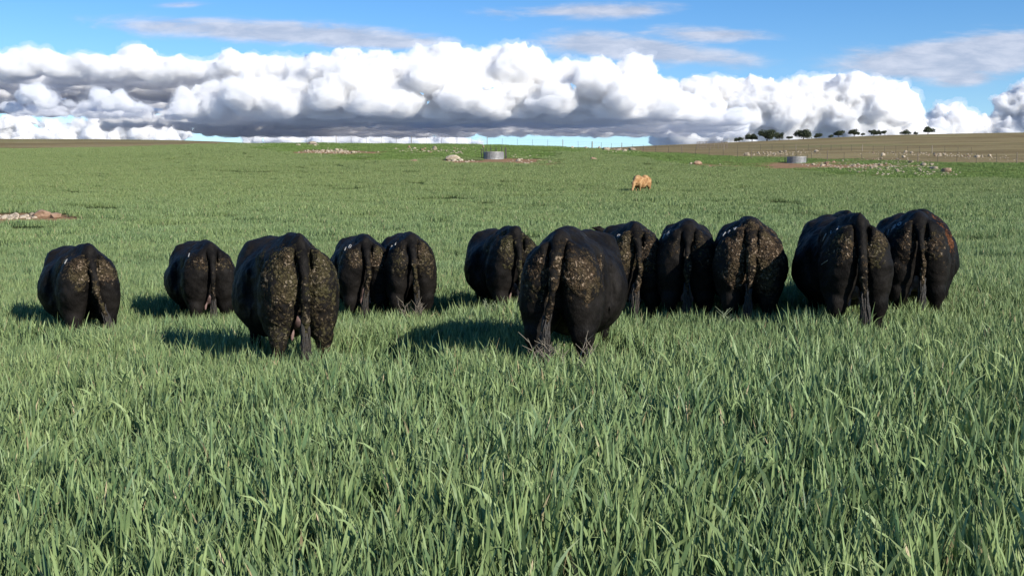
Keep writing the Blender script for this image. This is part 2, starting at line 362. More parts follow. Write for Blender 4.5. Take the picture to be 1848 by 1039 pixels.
def cloud(name, groups, seed, voxel, label, rough=1.0):
    """groups of lumps: dict(b=[(px, py, r_px)], D=distance m, kids=n) as seen, and slabs dict(slab=(px0, px1, D0, D1, altitude, thickness), n=count)"""
    rng = np.random.default_rng(seed); sph = []; bases = []; scm = 1
    for g in groups:
        if 'slab' in g:
            p0, p1, D0, D1, alt, th = g['slab']
            for k in range(g['n']):
                t = rng.random(); D = D0 + (D1 - D0) * t; px = rng.uniform(p0, p1); R = th * rng.uniform(.55, 1.0)
                c = np.array([(px - W0 / 2) / FPX * D, D, CAMH + alt + R * .45 + th * .5 * t]); sph.append((c, R, alt))
            continue
        D = g['D']; sc = D / FPX; kids = g.get('kids', 16); scm = sc
        for bl in g['b']:
            px, py, r = bl[:3]; u, v = dirv(px, py); R = r * sc; fw = bl[3] if len(bl) > 3 else 0; c = np.array([u * D, D + R * .4 - fw * sc, CAMH + v * D])
            ba = g.get('alt', -1e5); sph.append((c, R * .86, ba))
            for k in range(kids):
                n = rng.normal(size=3); n /= np.linalg.norm(n); n[1] = -abs(n[1]) * .9; n[2] = abs(n[2]) * 0.9 - 0.15
                n /= np.linalg.norm(n); r2 = R * rng.uniform(.20, .48)
                c2 = c + n * (R * .82 - r2 * 0.25); sph.append((c2, r2, ba))
                for q in range(5):
                    n2 = n + rng.normal(size=3) * .8; n2 /= np.linalg.norm(n2); r3 = r2 * rng.uniform(.28, .5)
                    sph.append((c2 + n2 * (r2 * .88), r3, ba))
    vs, fs = [], []; o = 0
    for c, R, ba in sph:
        V_ = ICO[0] * R * np.array([1.25, 1.1, 0.82]) + c; z0 = CAMH + ba
        low = V_[:, 2] < z0; V_[low, 2] = z0 + (V_[low, 2] - z0) * .06
        vs.append(V_); fs.append(ICO[1] + o); o += len(ICO[0])
    ob = mesh_obj(name, np.vstack(vs), np.vstack(fs), CLOUD)
    md = ob.modifiers.new('r', 'REMESH'); md.mode = 'VOXEL'; md.voxel_size = voxel; md.use_smooth_shade = True
    s1 = ob.modifiers.new('s', 'SMOOTH'); s1.factor = .6; s1.iterations = 4
    dg_ = bpy.context.evaluated_depsgraph_get(); me = bpy.data.meshes.new_from_object(ob.evaluated_get(dg_))
    ob.modifiers.clear(); ob.data = me; sc = scm
    n = len(me.vertices); co = np.empty(n * 3, np.float32); no = np.empty(n * 3, np.float32)
    me.vertices.foreach_get('co', co); me.vertices.foreach_get('normal', no); co = co.reshape(-1, 3).astype(float); no = no.reshape(-1, 3)
    for fs_, amp in ((80 * sc, 20 * sc), (34 * sc, 13 * sc), (15 * sc, 8.5 * sc), (7 * sc, 4.6 * sc)):
        q = 1 - np.abs(vnoise(co / fs_, seed + int(fs_)) * 2 - 1) ** .7      # billowy ridges
        co = co + no * ((0.55 - q) * -amp * rough)[:, None] * np.where(no[:, 2:3] < -.4, .3, 1)
    me.vertices.foreach_set('co', co.astype(np.float32).ravel()); me.polygons.foreach_set('use_smooth', np.full(len(me.polygons), True)); me.update()
    if not me.materials: me.materials.append(CLOUD)
    m2 = me.copy(); wv = sstep(fbm(co / (26 * sc), 4, seed + 60, .6), .40, .68); up_ = np.where(no[:, 2] < -.3, .4, 1)
    m2.vertices.foreach_set('co', (co + no * ((1.0 + 9 * wv) * sc * up_)[:, None]).astype(np.float32).ravel()); m2.update(); m2.materials.clear(); m2.materials.append(VEIL)
    o2 = bpy.data.objects.new('cloud_veil', m2); COL.objects.link(o2); o2.parent = ob
    ob.name = name
    tag(ob, label, kind='structure'); print(name, n); return ob
def row(x0, x1, step, top, bot, r, seed, jit=.35):
    """lumps filling the photo region between two outlines"""
    rg = np.random.default_rng(seed); out = []
    for x in np.arange(x0, x1, step):
        t, b_ = np.interp(x, *zip(*top)), np.interp(x, *zip(*bot)); y = t + r * rg.uniform(.85, 1.15)
        out.append((x, y, r * rg.uniform(.7, 1.3)))
        while y < b_ - r * .6:
            y += r * rg.uniform(.6, .9); out.append((x + rg.uniform(-1, 1) * step * jit, y, r * rg.uniform(.55, 1.35), r * rg.uniform(0, 1.6)))
    return out
# high grey shelf at left: white rim, flat shaded underside
cloud('cloud_shelf', [dict(slab=(-420, 640, 4700, 6900, 560, 75), n=700), dict(b=[(x, 118 + .03 * abs(x - 60) + 6 * math.sin(x * .07), 24 + 6 * math.sin(x * .031)) for x in range(-400, 620, 22)], D=4700, kids=14, alt=500)], 5, 9,
      'broad grey cloud shelf with a white upper rim at left', rough=.8)
TOPB = [(300, 165), (360, 155), (420, 148), (470, 160), (520, 110), (560, 92), (640, 92), (720, 96), (770, 86), (800, 78), (840, 92), (900, 90), (960, 92), (985, 122), (1010, 118), (1050, 104), (1090, 122), (1130, 106), (1160, 110), (1180, 140), (1220, 165), (1270, 190)]
BOTB = [(300, 200), (1270, 222)]
cloud('cloud_bank', [dict(b=row(335, 1260, 27, TOPB, BOTB, 27, 3), D=4550, kids=14, alt=372),
                     dict(b=row(560, 1180, 42, [(a, b_ + 12) for a, b_ in TOPB], BOTB, 42, 4), D=4750, kids=10, alt=372),
                     dict(b=[(640, 150, 42, 60), (600, 185, 34, 70), (680, 195, 40, 75), (780, 150, 40, 60), (830, 185, 36, 75), (730, 195, 34, 60), (930, 130, 34, 50), (1070, 160, 38, 60), (1120, 185, 36, 70), (1000, 190, 34, 60), (450, 180, 34, 50), (520, 195, 34, 50), (880, 200, 30, 60), (1190, 200, 28, 50)], D=4550, kids=18, alt=372),
                     dict(slab=(360, 1330, 4650, 5900, 372, 50), n=740), dict(slab=(190, 420, 4500, 5500, 380, 26), n=170)], 4, 9, 'long bank of white cumulus towers with flat blue grey base above the paddock')
TOPR = [(1180, 165), (1230, 146), (1320, 142), (1400, 140), (1480, 138), (1560, 140), (1600, 152), (1625, 178), (1650, 215), (1680, 240), (1700, 262)]
cloud('cloud_bank', [dict(b=row(1190, 1690, 30, TOPR, [(1190, 262), (1700, 262)], 30, 8), D=7600, kids=14),
                     dict(b=[(1265, 195, 26, 40), (1370, 190, 34, 45), (1400, 215, 30, 55), (1340, 220, 26, 50), (1520, 175, 34, 40), (1560, 200, 34, 55), (1500, 215, 30, 50), (1600, 215, 26, 40)], D=7600, kids=18),
                     dict(slab=(1180, 1620, 7800, 8600, 560, 260), n=60)], 11, 13, 'bright white cumulus wall behind the tree line at right')
cloud('small_clouds', [dict(b=[(75, 170, 20), (105, 176, 15), (48, 180, 14), (90, 184, 20), (130, 186, 14), (185, 182, 19), (225, 188, 17), (205, 195, 17), (160, 190, 14), (260, 196, 14), (290, 200, 12)], D=3900, kids=14, alt=352),
                       dict(slab=(20, 330, 3950, 4300, 352, 18), n=90)], 21, 6, 'small lit cumulus puffs in front of the grey shelf at left')
cloud('distant_clouds', [dict(b=row(-60, 335, 20, [(-60, 196), (20, 200), (60, 196), (120, 216), (200, 222), (260, 212), (330, 226)], [(-60, 262), (335, 262)], 18, 9) + row(455, 870, 17, [(455, 240), (480, 232), (560, 236), (700, 238), (790, 240), (810, 236), (870, 250)], [(455, 262), (870, 262)], 12, 10) + row(1270, 1330, 16, [(1270, 258), (1330, 260)], [(1270, 270), (1330, 270)], 10, 12), D=12000, kids=12)],
      31, 15, 'distant low cumulus along the horizon at left')
cloud('right_clouds', [dict(b=row(1665, 1800, 22, [(1665, 222), (1710, 200), (1750, 202), (1800, 212)], [(1665, 240), (1800, 240)], 24, 13) + row(1800, 1990, 26, [(1800, 192), (1850, 158), (1990, 140)], [(1800, 240), (1990, 240)], 28, 14), D=9500, kids=14),
                       dict(slab=(1640, 2000, 9600, 12000, 560, 150), n=60)], 41, 14, 'blue grey cumulus at the right edge of the sky')

# ---------------------------------------------------------------- cattle
def surface_nets(F, org, h):
    ins = F < 0; nx, ny, nz = F.shape
    c = np.zeros((nx - 1, ny - 1, nz - 1), np.int8)
    corners = [(a, b, d) for a in (0, 1) for b in (0, 1) for d in (0, 1)]
    for a, b, d in corners: c += ins[a:nx - 1 + a, b:ny - 1 + b, d:nz - 1 + d]
    act = (c > 0) & (c < 8); I, J, K = np.nonzero(act); n = len(I)
    vid = -np.ones(act.shape, np.int64); vid[I, J, K] = np.arange(n)
    acc = np.zeros((n, 3)); cnt = np.zeros(n)
    edges = [(p, q) for p in corners for q in corners if sum(abs(p[i] - q[i]) for i in range(3)) == 1 and p < q]
    for p_, q_ in edges:
        fa = F[I + p_[0], J + p_[1], K + p_[2]]; fb_ = F[I + q_[0], J + q_[1], K + q_[2]]
        cr = (fa < 0) != (fb_ < 0); t = np.where(cr, fa / np.where(cr, fa - fb_, 1), 0)
        for ax in range(3): acc[:, ax] += np.where(cr, p_[ax] + (q_[ax] - p_[ax]) * t, 0)
        cnt += cr
    v = (np.stack([I, J, K], -1) + acc / cnt[:, None]) * h + org
    faces = []
    for ax in range(3):
        a0 = [slice(None)] * 3; a1 = [slice(None)] * 3; a0[ax] = slice(0, -1); a1[ax] = slice(1, None)
        s0 = ins[tuple(a0)]; s1 = ins[tuple(a1)]; chg = s0 != s1
        b_, c_ = [(1, 2), (2, 0), (0, 1)][ax]
        idx_ = np.argwhere(chg); idx_ = idx_[(idx_[:, b_] > 0) & (idx_[:, c_] > 0) & (idx_[:, b_] < F.shape[b_] - 1) & (idx_[:, c_] < F.shape[c_] - 1)]
        def gv(db, dc):
            q = idx_.copy(); q[:, b_] += db; q[:, c_] += dc; return vid[q[:, 0], q[:, 1], q[:, 2]]
        f = np.stack([gv(-1, -1), gv(0, -1), gv(0, 0), gv(-1, 0)], -1)
        flip = ~s0[tuple(idx_.T)]
        f[flip] = f[flip][:, ::-1]; faces.append(f)
    return v, np.vstack(faces)
class SDF:
    def __init__(s, lo, hi, h):
        s.h = h; s.org = np.array(lo, float); s.n = np.ceil((np.array(hi) - s.org) / h).astype(int) + 1
        s.F = np.full(s.n, 9.0); s.ax = [s.org[i] + np.arange(s.n[i]) * h for i in range(3)]
    def _sl(s, lo, hi, m):
        sl = []
        for i in range(3):
            a = max(0, int((lo[i] - m - s.org[i]) / s.h)); b = min(s.n[i], int((hi[i] + m - s.org[i]) / s.h) + 2); sl.append(slice(a, max(a + 1, b)))
        X, Y, Z = np.meshgrid(*[s.ax[i][sl[i]] for i in range(3)], indexing='ij', sparse=True); return tuple(sl), X, Y, Z
    def _min(s, sl, d, k):
        f = s.F[sl]; hh = np.clip(0.5 + 0.5 * (f - d) / k, 0, 1); s.F[sl] = f * (1 - hh) + d * hh - k * hh * (1 - hh)
    def _max(s, sl, d, k):
        f = s.F[sl]; hh = np.clip(0.5 - 0.5 * (f - d) / k, 0, 1); s.F[sl] = f * (1 - hh) + d * hh + k * hh * (1 - hh)
    def ell(s, c, r, k=.06, cut=False, rx=0.0):
        m = max(r) if rx else 0
        lo = [c[i] - max(r[i], m) for i in range(3)]; hi = [c[i] + max(r[i], m) for i in range(3)]
        sl, X, Y, Z = s._sl(lo, hi, k + .06); X = X - c[0]; Y = Y - c[1]; Z = Z - c[2]
        if rx: Y, Z = Y * math.cos(rx) + Z * math.sin(rx), -Y * math.sin(rx) + Z * math.cos(rx)
        k0 = np.sqrt((X / r[0]) ** 2 + (Y / r[1]) ** 2 + (Z / r[2]) ** 2); k1 = np.sqrt((X / r[0] ** 2) ** 2 + (Y / r[1] ** 2) ** 2 + (Z / r[2] ** 2) ** 2) + 1e-9
        d = k0 * (k0 - 1) / k1
        s._max(sl, -d, k) if cut else s._min(sl, d, k)
    def cap(s, a, b, ra, rb, k=.04):
        a = np.array(a, float); b = np.array(b, float); R = max(ra, rb)
        sl, X, Y, Z = s._sl(np.minimum(a, b) - R, np.maximum(a, b) + R, k + .05); ba = b - a; L2 = ba @ ba + 1e-9
        t = np.clip(((X - a[0]) * ba[0] + (Y - a[1]) * ba[1] + (Z - a[2]) * ba[2]) / L2, 0, 1)
        d = np.sqrt((X - a[0] - ba[0] * t) ** 2 + (Y - a[1] - ba[1] * t) ** 2 + (Z - a[2] - ba[2] * t) ** 2) - (ra + (rb - ra) * t)
        s._min(sl, d, k)

def tail_path(p):
    sw = p.get('sway', 0.0); mid = p.get('mid', 0.0); bk = p.get('rear', -0.19)
    return [(0, .08, 1.270 + .014 * p['peak']), (0, -.05, 1.245 + .013 * p['peak']), (mid * .2, bk + .035, 1.13), (mid * .6, bk - .015, 0.98), (mid, bk - .035, 0.80), (mid + (sw - mid) * .5, bk - .02, 0.62), (sw, bk + .0, 0.44)]
def build_body(p, h):
    bw, rw = p['bw'], p['rw']; lg = p.get('lg', 1)
    s = SDF((-.85 if p.get('turn') else -.62, -.34, -.02), (.62, 2.75, 1.75 if p.get('head') == 'up' else 1.52), h)
    E, C = s.ell, s.cap
    E((0, .98, .83), (.415 * bw, .78, .38), .05)                     # barrel
    E((0, 1.02, .735), (.462 * bw, .66, .40 * p.get('bd', 1)), .10)   # belly
    E((0, .36, .975), (.275 * rw, .49, .335 + .006 * p['peak']), .09)                    # pelvis
    E((0, 1.42, .90), (.29, .44, .41), .12)                           # chest
    E((0, 1.50, 1.03), (.13, .34, .155), .10)                          # withers
    for sx_ in (-1, 1):
        E((sx_ * .175 * rw, .50, 1.10), (.11, .18, .10), .14)        # hook bones
        E((sx_ * .155 * rw, .085, .925), (.180 * rw, .27, .275), .07)  # buttock
        E((sx_ * .178 * rw, .13, .745), (.186 * rw, .295, .32), .07)   # thigh
        E((sx_ * .10, -.06, 1.13), (.08, .10, .10), .09)              # pin bones
        hx = sx_ * p.get('stance', .20); st = p.get('step', 0) * sx_
        C((sx_ * .185 * rw, .10, .61), (hx, .00 + st, .44), .145 * lg, .094 * lg, .06)
        C((hx, -.025 + st, .48), (hx, .0 + st, .37), .084 * lg, .068 * lg, .04)
        C((hx, .0 + st, .42), (hx * .98, .045 + st, .14), .052, .043, .03)
        C((hx * .98, .045 + st, .13), (hx * .98, .075 + st, .07), .052, .055, .03)
        C((hx * .98, .085 + st, .05), (hx * .98, .115 + st, .025), .062, .06, .02)
        E((sx_ * .20, 1.48, .88), (.14, .24, .37), .08)               # shoulder
        C((sx_ * .19, 1.50, .66), (sx_ * .17, 1.46, .42), .105, .066, .06)
        C((sx_ * .17, 1.46, .42), (sx_ * .165, 1.46, .14), .056, .044, .03)
        C((sx_ * .165, 1.46, .13), (sx_ * .165, 1.51, .03), .052, .062, .02)
        E((sx_ * .36 * bw, .62, .83), (.02, .10, .14), .10, cut=True)  # flank hollow
    # cleft behind and the dip either side of the tail head
    E((0, -.205, .86), (.025, .11, .38), .05, cut=True)
    C((0, .50, 1.25), (0, .04, 1.272 + .014 * p['peak']), .05, .032, .16)
    E((0, -.10, .42), (.05, .36, .22), .05, cut=True)
    # neck and head
    hd = p.get('head', 'down')
    if hd == 'down':
        C((0, 1.62, 1.02), (0, 2.08, .72), .235, .15, .12); C((0, 2.06, .74), (0, 2.18, .56), .135, .125, .06)
        C((0, 2.16, .60), (0, 2.36, .20), .115, .075, .05); hc = np.array((0, 2.12, .66)); el = [(.25, 2.08, .70)]
        E((0, 1.80, .70), (.06, .26, .16), .08)
    else:
        t = p.get('turn', 0.0)
        C((0, 1.60, 1.00), (t * .6, 2.02, 1.10), .22, .14, .12); C((t * .6, 2.0, 1.10), (t * .9, 2.16, 1.11), .12, .11, .06)
        C((t * .9, 2.14, 1.10), (t * 1.1, 2.46, .90), .105, .07, .05); hc = np.array((t * .85, 2.10, 1.14)); el = []
        E((t * .3, 1.82, .98), (.06, .26, .16), .08)
    for sx_ in (-1, 1):                                              # ears
        a = hc + np.array((sx_ * .10, -.01, .06)); b_ = hc + np.array((sx_ * .27, -.05, .10 if hd != 'down' else .04))
        mid = (a + b_) / 2
        C(tuple(a), tuple(mid), .03, .048, .03); C(tuple(mid), tuple(b_), .048, .016, .02)
        C(tuple(hc + np.array((sx_ * .085, .04, .0))), tuple(hc + np.array((sx_ * .085, .07, -.02))), .03, .03, .03)
    for sx_ in (-1, 1): E((sx_ * .068, -.155, 1.16), (.014, .085, .12), .03, cut=True)
    tp = tail_path(p); tr_ = [.034, .042, .042, .035, .031, .028, .026]
    for i in range(len(tp) - 1): C(tp[i], tp[i + 1], tr_[i] * p.get('tw', 1), tr_[i + 1] * p.get('tw', 1), .09 if i < 1 else (.03 if i < 2 else .010))
    if p['peak'] > 0: C((0, .02, 1.262), (0, -.045, 1.290 + .027 * p['peak']), .026, .010, .05)
    v, f = surface_nets(s.F, s.org, h)
    return v, f, tp

def make_cow(px, top_py, bot_py, theta, label, p, cat='cow', mat=None, dist=None, h=.0155, nm='black_cow', hz=1.0, group='black cattle standing with their backs to the camera'):
    rng = np.random.default_rng(p['seed']); random.seed(p['seed'])
    sc = (bot_py - top_py) / (1.335 - .27); d = dist if dist else FPX / sc
    x = (px - W0 / 2) / FPX * d; z = g1(x, d)
    az = math.atan(x / d)
    v, f, tp = build_body(p, h)
    # normals
    e1 = v[f[:, 2]] - v[f[:, 0]]; e2 = v[f[:, 3]] - v[f[:, 1]]; fn = np.cross(e1, e2); no = np.zeros_like(v)
    for k in range(4): np.add.at(no, f[:, k], fn)
    no /= np.linalg.norm(no, axis=1, keepdims=True) + 1e-9
    sd = p['seed']
    # muscle and skin folds
    trunk = sstep(v[:, 2], .45, .7)
    v = v + no * (((fbm(v * 5, 3, sd) - .5) * .055 + (.5 - np.abs(fbm(v * np.array([4.5, 4.5, 9]), 3, sd + 3) - .5) * 2) * .010) * trunk + (fbm(v * 16, 3, sd + 5) - .5) * .018)[:, None]
    # dung crust
    X, Y, Z = v.T; rearf = sstep(-no[:, 1], -.25, .35) * (1 - sstep(Y, .35, .65))
    wob = fbm(v * 7, 4, sd + 50) - .5
    md = np.zeros(len(v))
    zc, rz, rx_ = p.get('zc', 1.0), p.get('rz', .2), p.get('rxx', .16)
    for sx_, st in ((-1, p.get('ml', 1)), (1, p.get('mr', 1))):
        q = np.hypot((X - sx_ * .15) / rx_, (Z - zc) / rz)
        md = np.maximum(md, st * (1 - sstep(q + wob * 1.9, .35, 1.45)))
    if p.get('legs'): md = np.maximum(md, p['legs'] * (1 - sstep(np.abs(np.abs(X) - .18), .08, .2)) * (1 - sstep(Z, .85, 1.1)) * (.6 + wob))
    md *= rearf
    td = np.full(len(v), 9.0); tpa = np.array(tp)
    for i in range(2, len(tp) - 1):
        a, b_ = tpa[i], tpa[i + 1]; t = np.clip(((v - a) @ (b_ - a)) / ((b_ - a) @ (b_ - a)), 0, 1); td = np.minimum(td, np.linalg.norm(v - a - (b_ - a) * t[:, None], axis=1))
    ont = (td < .048) & (Y < p.get('rear', -.19) + .06); lvl = p.get('tailmud', .8)
    md = np.where(ont, lvl * (1 - sstep(Z, .90, 1.06)) * (.65 + wob), md); md = np.clip(md, 0, 1)
    cl = vnoise(v * 42, sd + 7) * .6 + vnoise(v * 85, sd + 8) * .4
    v = v + no * (sstep(md, .15, .6) * (cl - .35) * (.024 - .010 * ont) * (1 if mat is None else .3))[:, None]
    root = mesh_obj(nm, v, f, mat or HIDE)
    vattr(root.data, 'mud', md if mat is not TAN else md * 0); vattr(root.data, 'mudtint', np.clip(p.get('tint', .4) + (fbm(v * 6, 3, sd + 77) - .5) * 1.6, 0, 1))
    root.location = (x, d, z - .02); root.rotation_euler = (0, 0, -az + math.radians(theta)); root.scale = (hz, hz, hz)
    tag(root, label, cat, group)
    # tail switch
    mb = MB(); tx, ty, tz = tp[-1]; nstr = p.get('strands', 70); Ls = p.get('switch', .30)
    for i in range(nstr):
        a = random.uniform(0, 6.28); r = random.uniform(0, .030); s0 = random.uniform(0, 1)
        zt = tz + random.uniform(.0, .22); k_ = (zt - tz) / .18; px_, py_ = tp[-2][0], tp[-2][1]
        bx0 = tx + (px_ - tx) * min(1, k_) * .95
        r1 = random.uniform(.008, .046); ll = Ls * random.uniform(.55, 1.08) + (zt - tz)
        pts = []
        for q in range(6):
            t = q / 5; rr = r + (r1 - r) * math.sin(min(1, t * 1.15) * 1.9) 
            wv = .009 * math.sin(t * 9 + s0 * 6)
            pts.append((bx0 + (tx - bx0) * min(1, t * 1.5) + math.cos(a) * rr + wv + p.get('lean', 0) * t * t, ty + math.sin(a) * rr * .7 - .012, zt - ll * t))
        mb.tube(pts, [.007, .009, .009, .008, .006, .002], 4)
    mb.build('tail_switch', SWITCH, root, True)
    # udder
    if p.get('udder', True):
        s = SDF((-.2, -.1, .3), (.2, .56, .85), .017)
        us = p.get('us', 1.0)
        s.ell((0, .20, .60), (.115 * us, .17, .145 * us), .03)
        for a in (-1, 1):
            for b_ in (.10, .28): s.cap((a * .055, b_, .49), (a * .062, b_ - .005, .415), .022, .014, .025)
        v2, f2 = surface_nets(s.F, s.org, s.h); u = mesh_obj('udder', v2, f2, UDDER, root)
    # freeze brand numerals on the left of the rump
    if p.get('brand'):
        co = [Vector(q) for q in v]; bv = BVHTree.FromPolygons(co, [tuple(int(k) for k in q) for q in f])
        dr = Vector((.12, 1, -.22)).normalized(); ax = Vector((.94, 0, .34)).normalized(); up = Vector((.12, 0, .99)).normalized()
        o0 = Vector(p.get('bpos', (-.29, 0, 1.14))); hgt, wd = .062, .042
        for ci, ch in enumerate(p['brand']):
            mb = MB()
            for stroke in GLYPH[ch]:
                pts = []
                for j in range(len(stroke) - 1):
                    for t in np.linspace(0, 1, 5)[:-1]: pts.append((stroke[j][0] * (1 - t) + stroke[j + 1][0] * t, stroke[j][1] * (1 - t) + stroke[j + 1][1] * t))
                pts.append(stroke[-1]); hit = []
                for a, b_ in pts:
                    q = o0 + ax * ((ci * 1.45 + a) * wd) + up * (b_ * hgt); r = bv.ray_cast(q - dr * .5, dr)
                    if r[0] is not None: hit.append(r[0] + r[1] * .005)
                for a, b_ in zip(hit[:-1], hit[1:]):
                    if (a - b_).length > .08 or (a - b_).length < 1e-4: continue
                    sd_ = (b_ - a).cross(dr).normalized() * .0050
                    mb.quad(tuple(a - sd_), tuple(a + sd_), tuple(b_ + sd_), tuple(b_ - sd_))
            if mb.v: mb.build('brand_numeral', BRAND, root)
    return root
def arc(cx, cy, rx_, ry_, a0, a1, n=10): return [(cx + rx_ * math.cos(math.radians(a0 + (a1 - a0) * i / n)), cy + ry_ * math.sin(math.radians(a0 + (a1 - a0) * i / n))) for i in range(n + 1)]
GLYPH = {'0': [arc(.5, .5, .42, .5, 0, 360, 14)], '1': [[(.3, 0), (.5, 1)]], '7': [[(0, 1), (1, 1), (.35, 0)]], '9': [arc(.5, .68, .38, .32, 0, 360, 12), [(.88, .68), (.7, 0)]],
         '4': [[(.75, 0), (.75, 1), (0, .35), (1, .35)]], '6': [arc(.5, .32, .38, .32, 0, 360, 12), [(.12, .35), (.5, 1)]], 'V': [[(0, 1), (.4, 0), (.9, 1)]], '2': [arc(.5, .7, .4, .3, 170, -40, 8) + [(0, 0), (1, 0)]], '/': [[(.2, 0), (.8, 1)]]}
base = dict(bw=1.0, rw=1.0, peak=1.0)
COWS = [
 (161, 438, 598, 9, 'black cow with brown caked rump, farthest left in the herd', dict(seed=1, peak=2.2, bw=1.0, sway=.17, mid=.03, lean=.04, zc=1.02, rz=.17, tint=.35, brand='7', udder=False, switch=.3)),
 (379, 434, 577, 9, 'smooth black cow with few light flecks and straight tail, second from left', dict(seed=2, peak=.5, bw=1.0, ml=.5, mr=.5, zc=1.05, rz=.12, tailmud=.35, sway=.0, brand='1', us=.9)),
 (541, 419, 640, 11, 'large front black cow caked olive and brown from rump down to its hocks', dict(seed=3, lg=.82, peak=2.2, bw=.94, rw=.97, legs=.75, zc=1.0, rz=.25, rxx=.18, tint=.75, tailmud=1.0, sway=.0, strands=90, us=.7)),
 (660, 424, 567, 5, 'black cow branded 10 with pink udder, just right of the large caked front cow', dict(seed=4, peak=.2, bw=1.0, ml=.7, mr=.8, zc=1.03, rz=.15, sway=-.04, mid=.02, tailmud=.7, brand='10', us=1.25)),
 (742, 415, 560, 5, 'black cow branded 74 with yellowish caked tail, rightmost of the left cluster', dict(seed=5, peak=.4, bw=.95, rw=.95, ml=.45, mr=.8, zc=1.0, rz=.22, sway=.06, mid=.03, tailmud=1.0, tint=.6, brand='74', udder=False)),
 (931, 405, 556, 13, 'black cow with olive green stain left of its tail, half behind the front centre cow', dict(seed=6, peak=2.0, bw=1.0, ml=.85, mr=.8, zc=1.06, rz=.2, tint=1.0, sway=.02, tailmud=.8, us=.8)),
 (1010, 408, 640, -10, 'largest black cow in front centre with tan clods on its rump, tail hanging left', dict(seed=7, peak=-.3, bw=.95, rw=.96, ml=.55, mr=.95, zc=.98, rz=.2, rxx=.19, tint=.15, tailmud=.9, sway=-.10, mid=-.02, strands=100, switch=.36, udder=False)),
 (1147, 396, 563, 5, 'black cow with ear raised at its left, just right of the front centre cow', dict(seed=8, peak=.6, bw=.96, rw=.98, ml=.8, mr=.7, zc=1.02, rz=.22, tailmud=1.0, head='up', turn=-.15, brand='9', bpos=(-.22, 0, 1.14), sway=-.03, mid=.04, tint=.25, us=1.1)),
 (1241, 401, 572, 1, 'black cow with mostly clean hide and long straight tail, middle of right row', dict(seed=9, peak=.0, bw=.97, rw=.98, ml=.25, mr=.45, zc=1.0, rz=.2, tailmud=.8, sway=-.01, brand='16', bpos=(-.30, 0, 1.14), us=.8)),
 (1354, 385, 565, 3, 'black cow branded V19 with evenly brown caked rump and shaded lower legs', dict(seed=10, peak=.6, bw=1.02, rw=1.05, ml=1, mr=1, zc=.95, rz=.33, rxx=.2, tint=.1, tailmud=.9, sway=-.03, brand='V19', bpos=(-.30, 0, 1.14), udder=False)),
 (1549, 376, 570, 12, 'large black cow in front at right with straw on its dark flank', dict(seed=11, peak=2.2, bw=1.0, rw=.95, ml=.75, mr=.75, zc=1.04, rz=.18, rxx=.14, tint=.5, tailmud=.5, sway=.04, brand='/1/', bpos=(-.33, 0, 1.14), us=.8)),
 (1529, 379, 520, 9, 'black cow mostly hidden behind the big right-hand front cow, only its back showing', dict(seed=12, peak=2.4, bw=.98, ml=.4, mr=.4, brand='1', udder=False)),
 (1656, 379, 556, 7, 'black cow branded 120 at the right end with orange brown caked straight tail', dict(seed=13, peak=.0, bw=.98, rw=.96, ml=.5, mr=.6, zc=1.0, rz=.22, tailmud=1.0, tint=.2, sway=.03, mid=.03, brand='120', bpos=(-.33, 0, 1.14), us=1.0)),
 (1664, 379, 530, 2, 'black cow hidden behind the last cow at the right end, a reddish flank edge showing', dict(seed=14, peak=1.0, bw=.98, ml=.3, mr=1, zc=.98, rz=.25, rxx=.25, tint=0, udder=False)),
]
DIST = {12: 12.6, 14: 12.6}
cows = []
for i, (px, t, b_, th, lab, pr) in enumerate(COWS):
    pr = {**base, **pr}
    cows.append(make_cow(px, t, b_, th, lab, pr, h=.0135 if i in (2, 6, 10) else .0165, dist=DIST.get(i + 1), mat=ORANGE if i == 13 else None))
calf = make_cow(1167, 313, 345, 153, 'tan shaggy calf grazing alone in the green field beyond the herd', {**base, 'seed': 30, 'peak': 0, 'bw': .85, 'udder': False, 'ml': 0, 'mr': 0, 'tailmud': 0}, 'calf', TAN, h=.020, nm='tan_calf', dist=73, hz=.88, group=None)

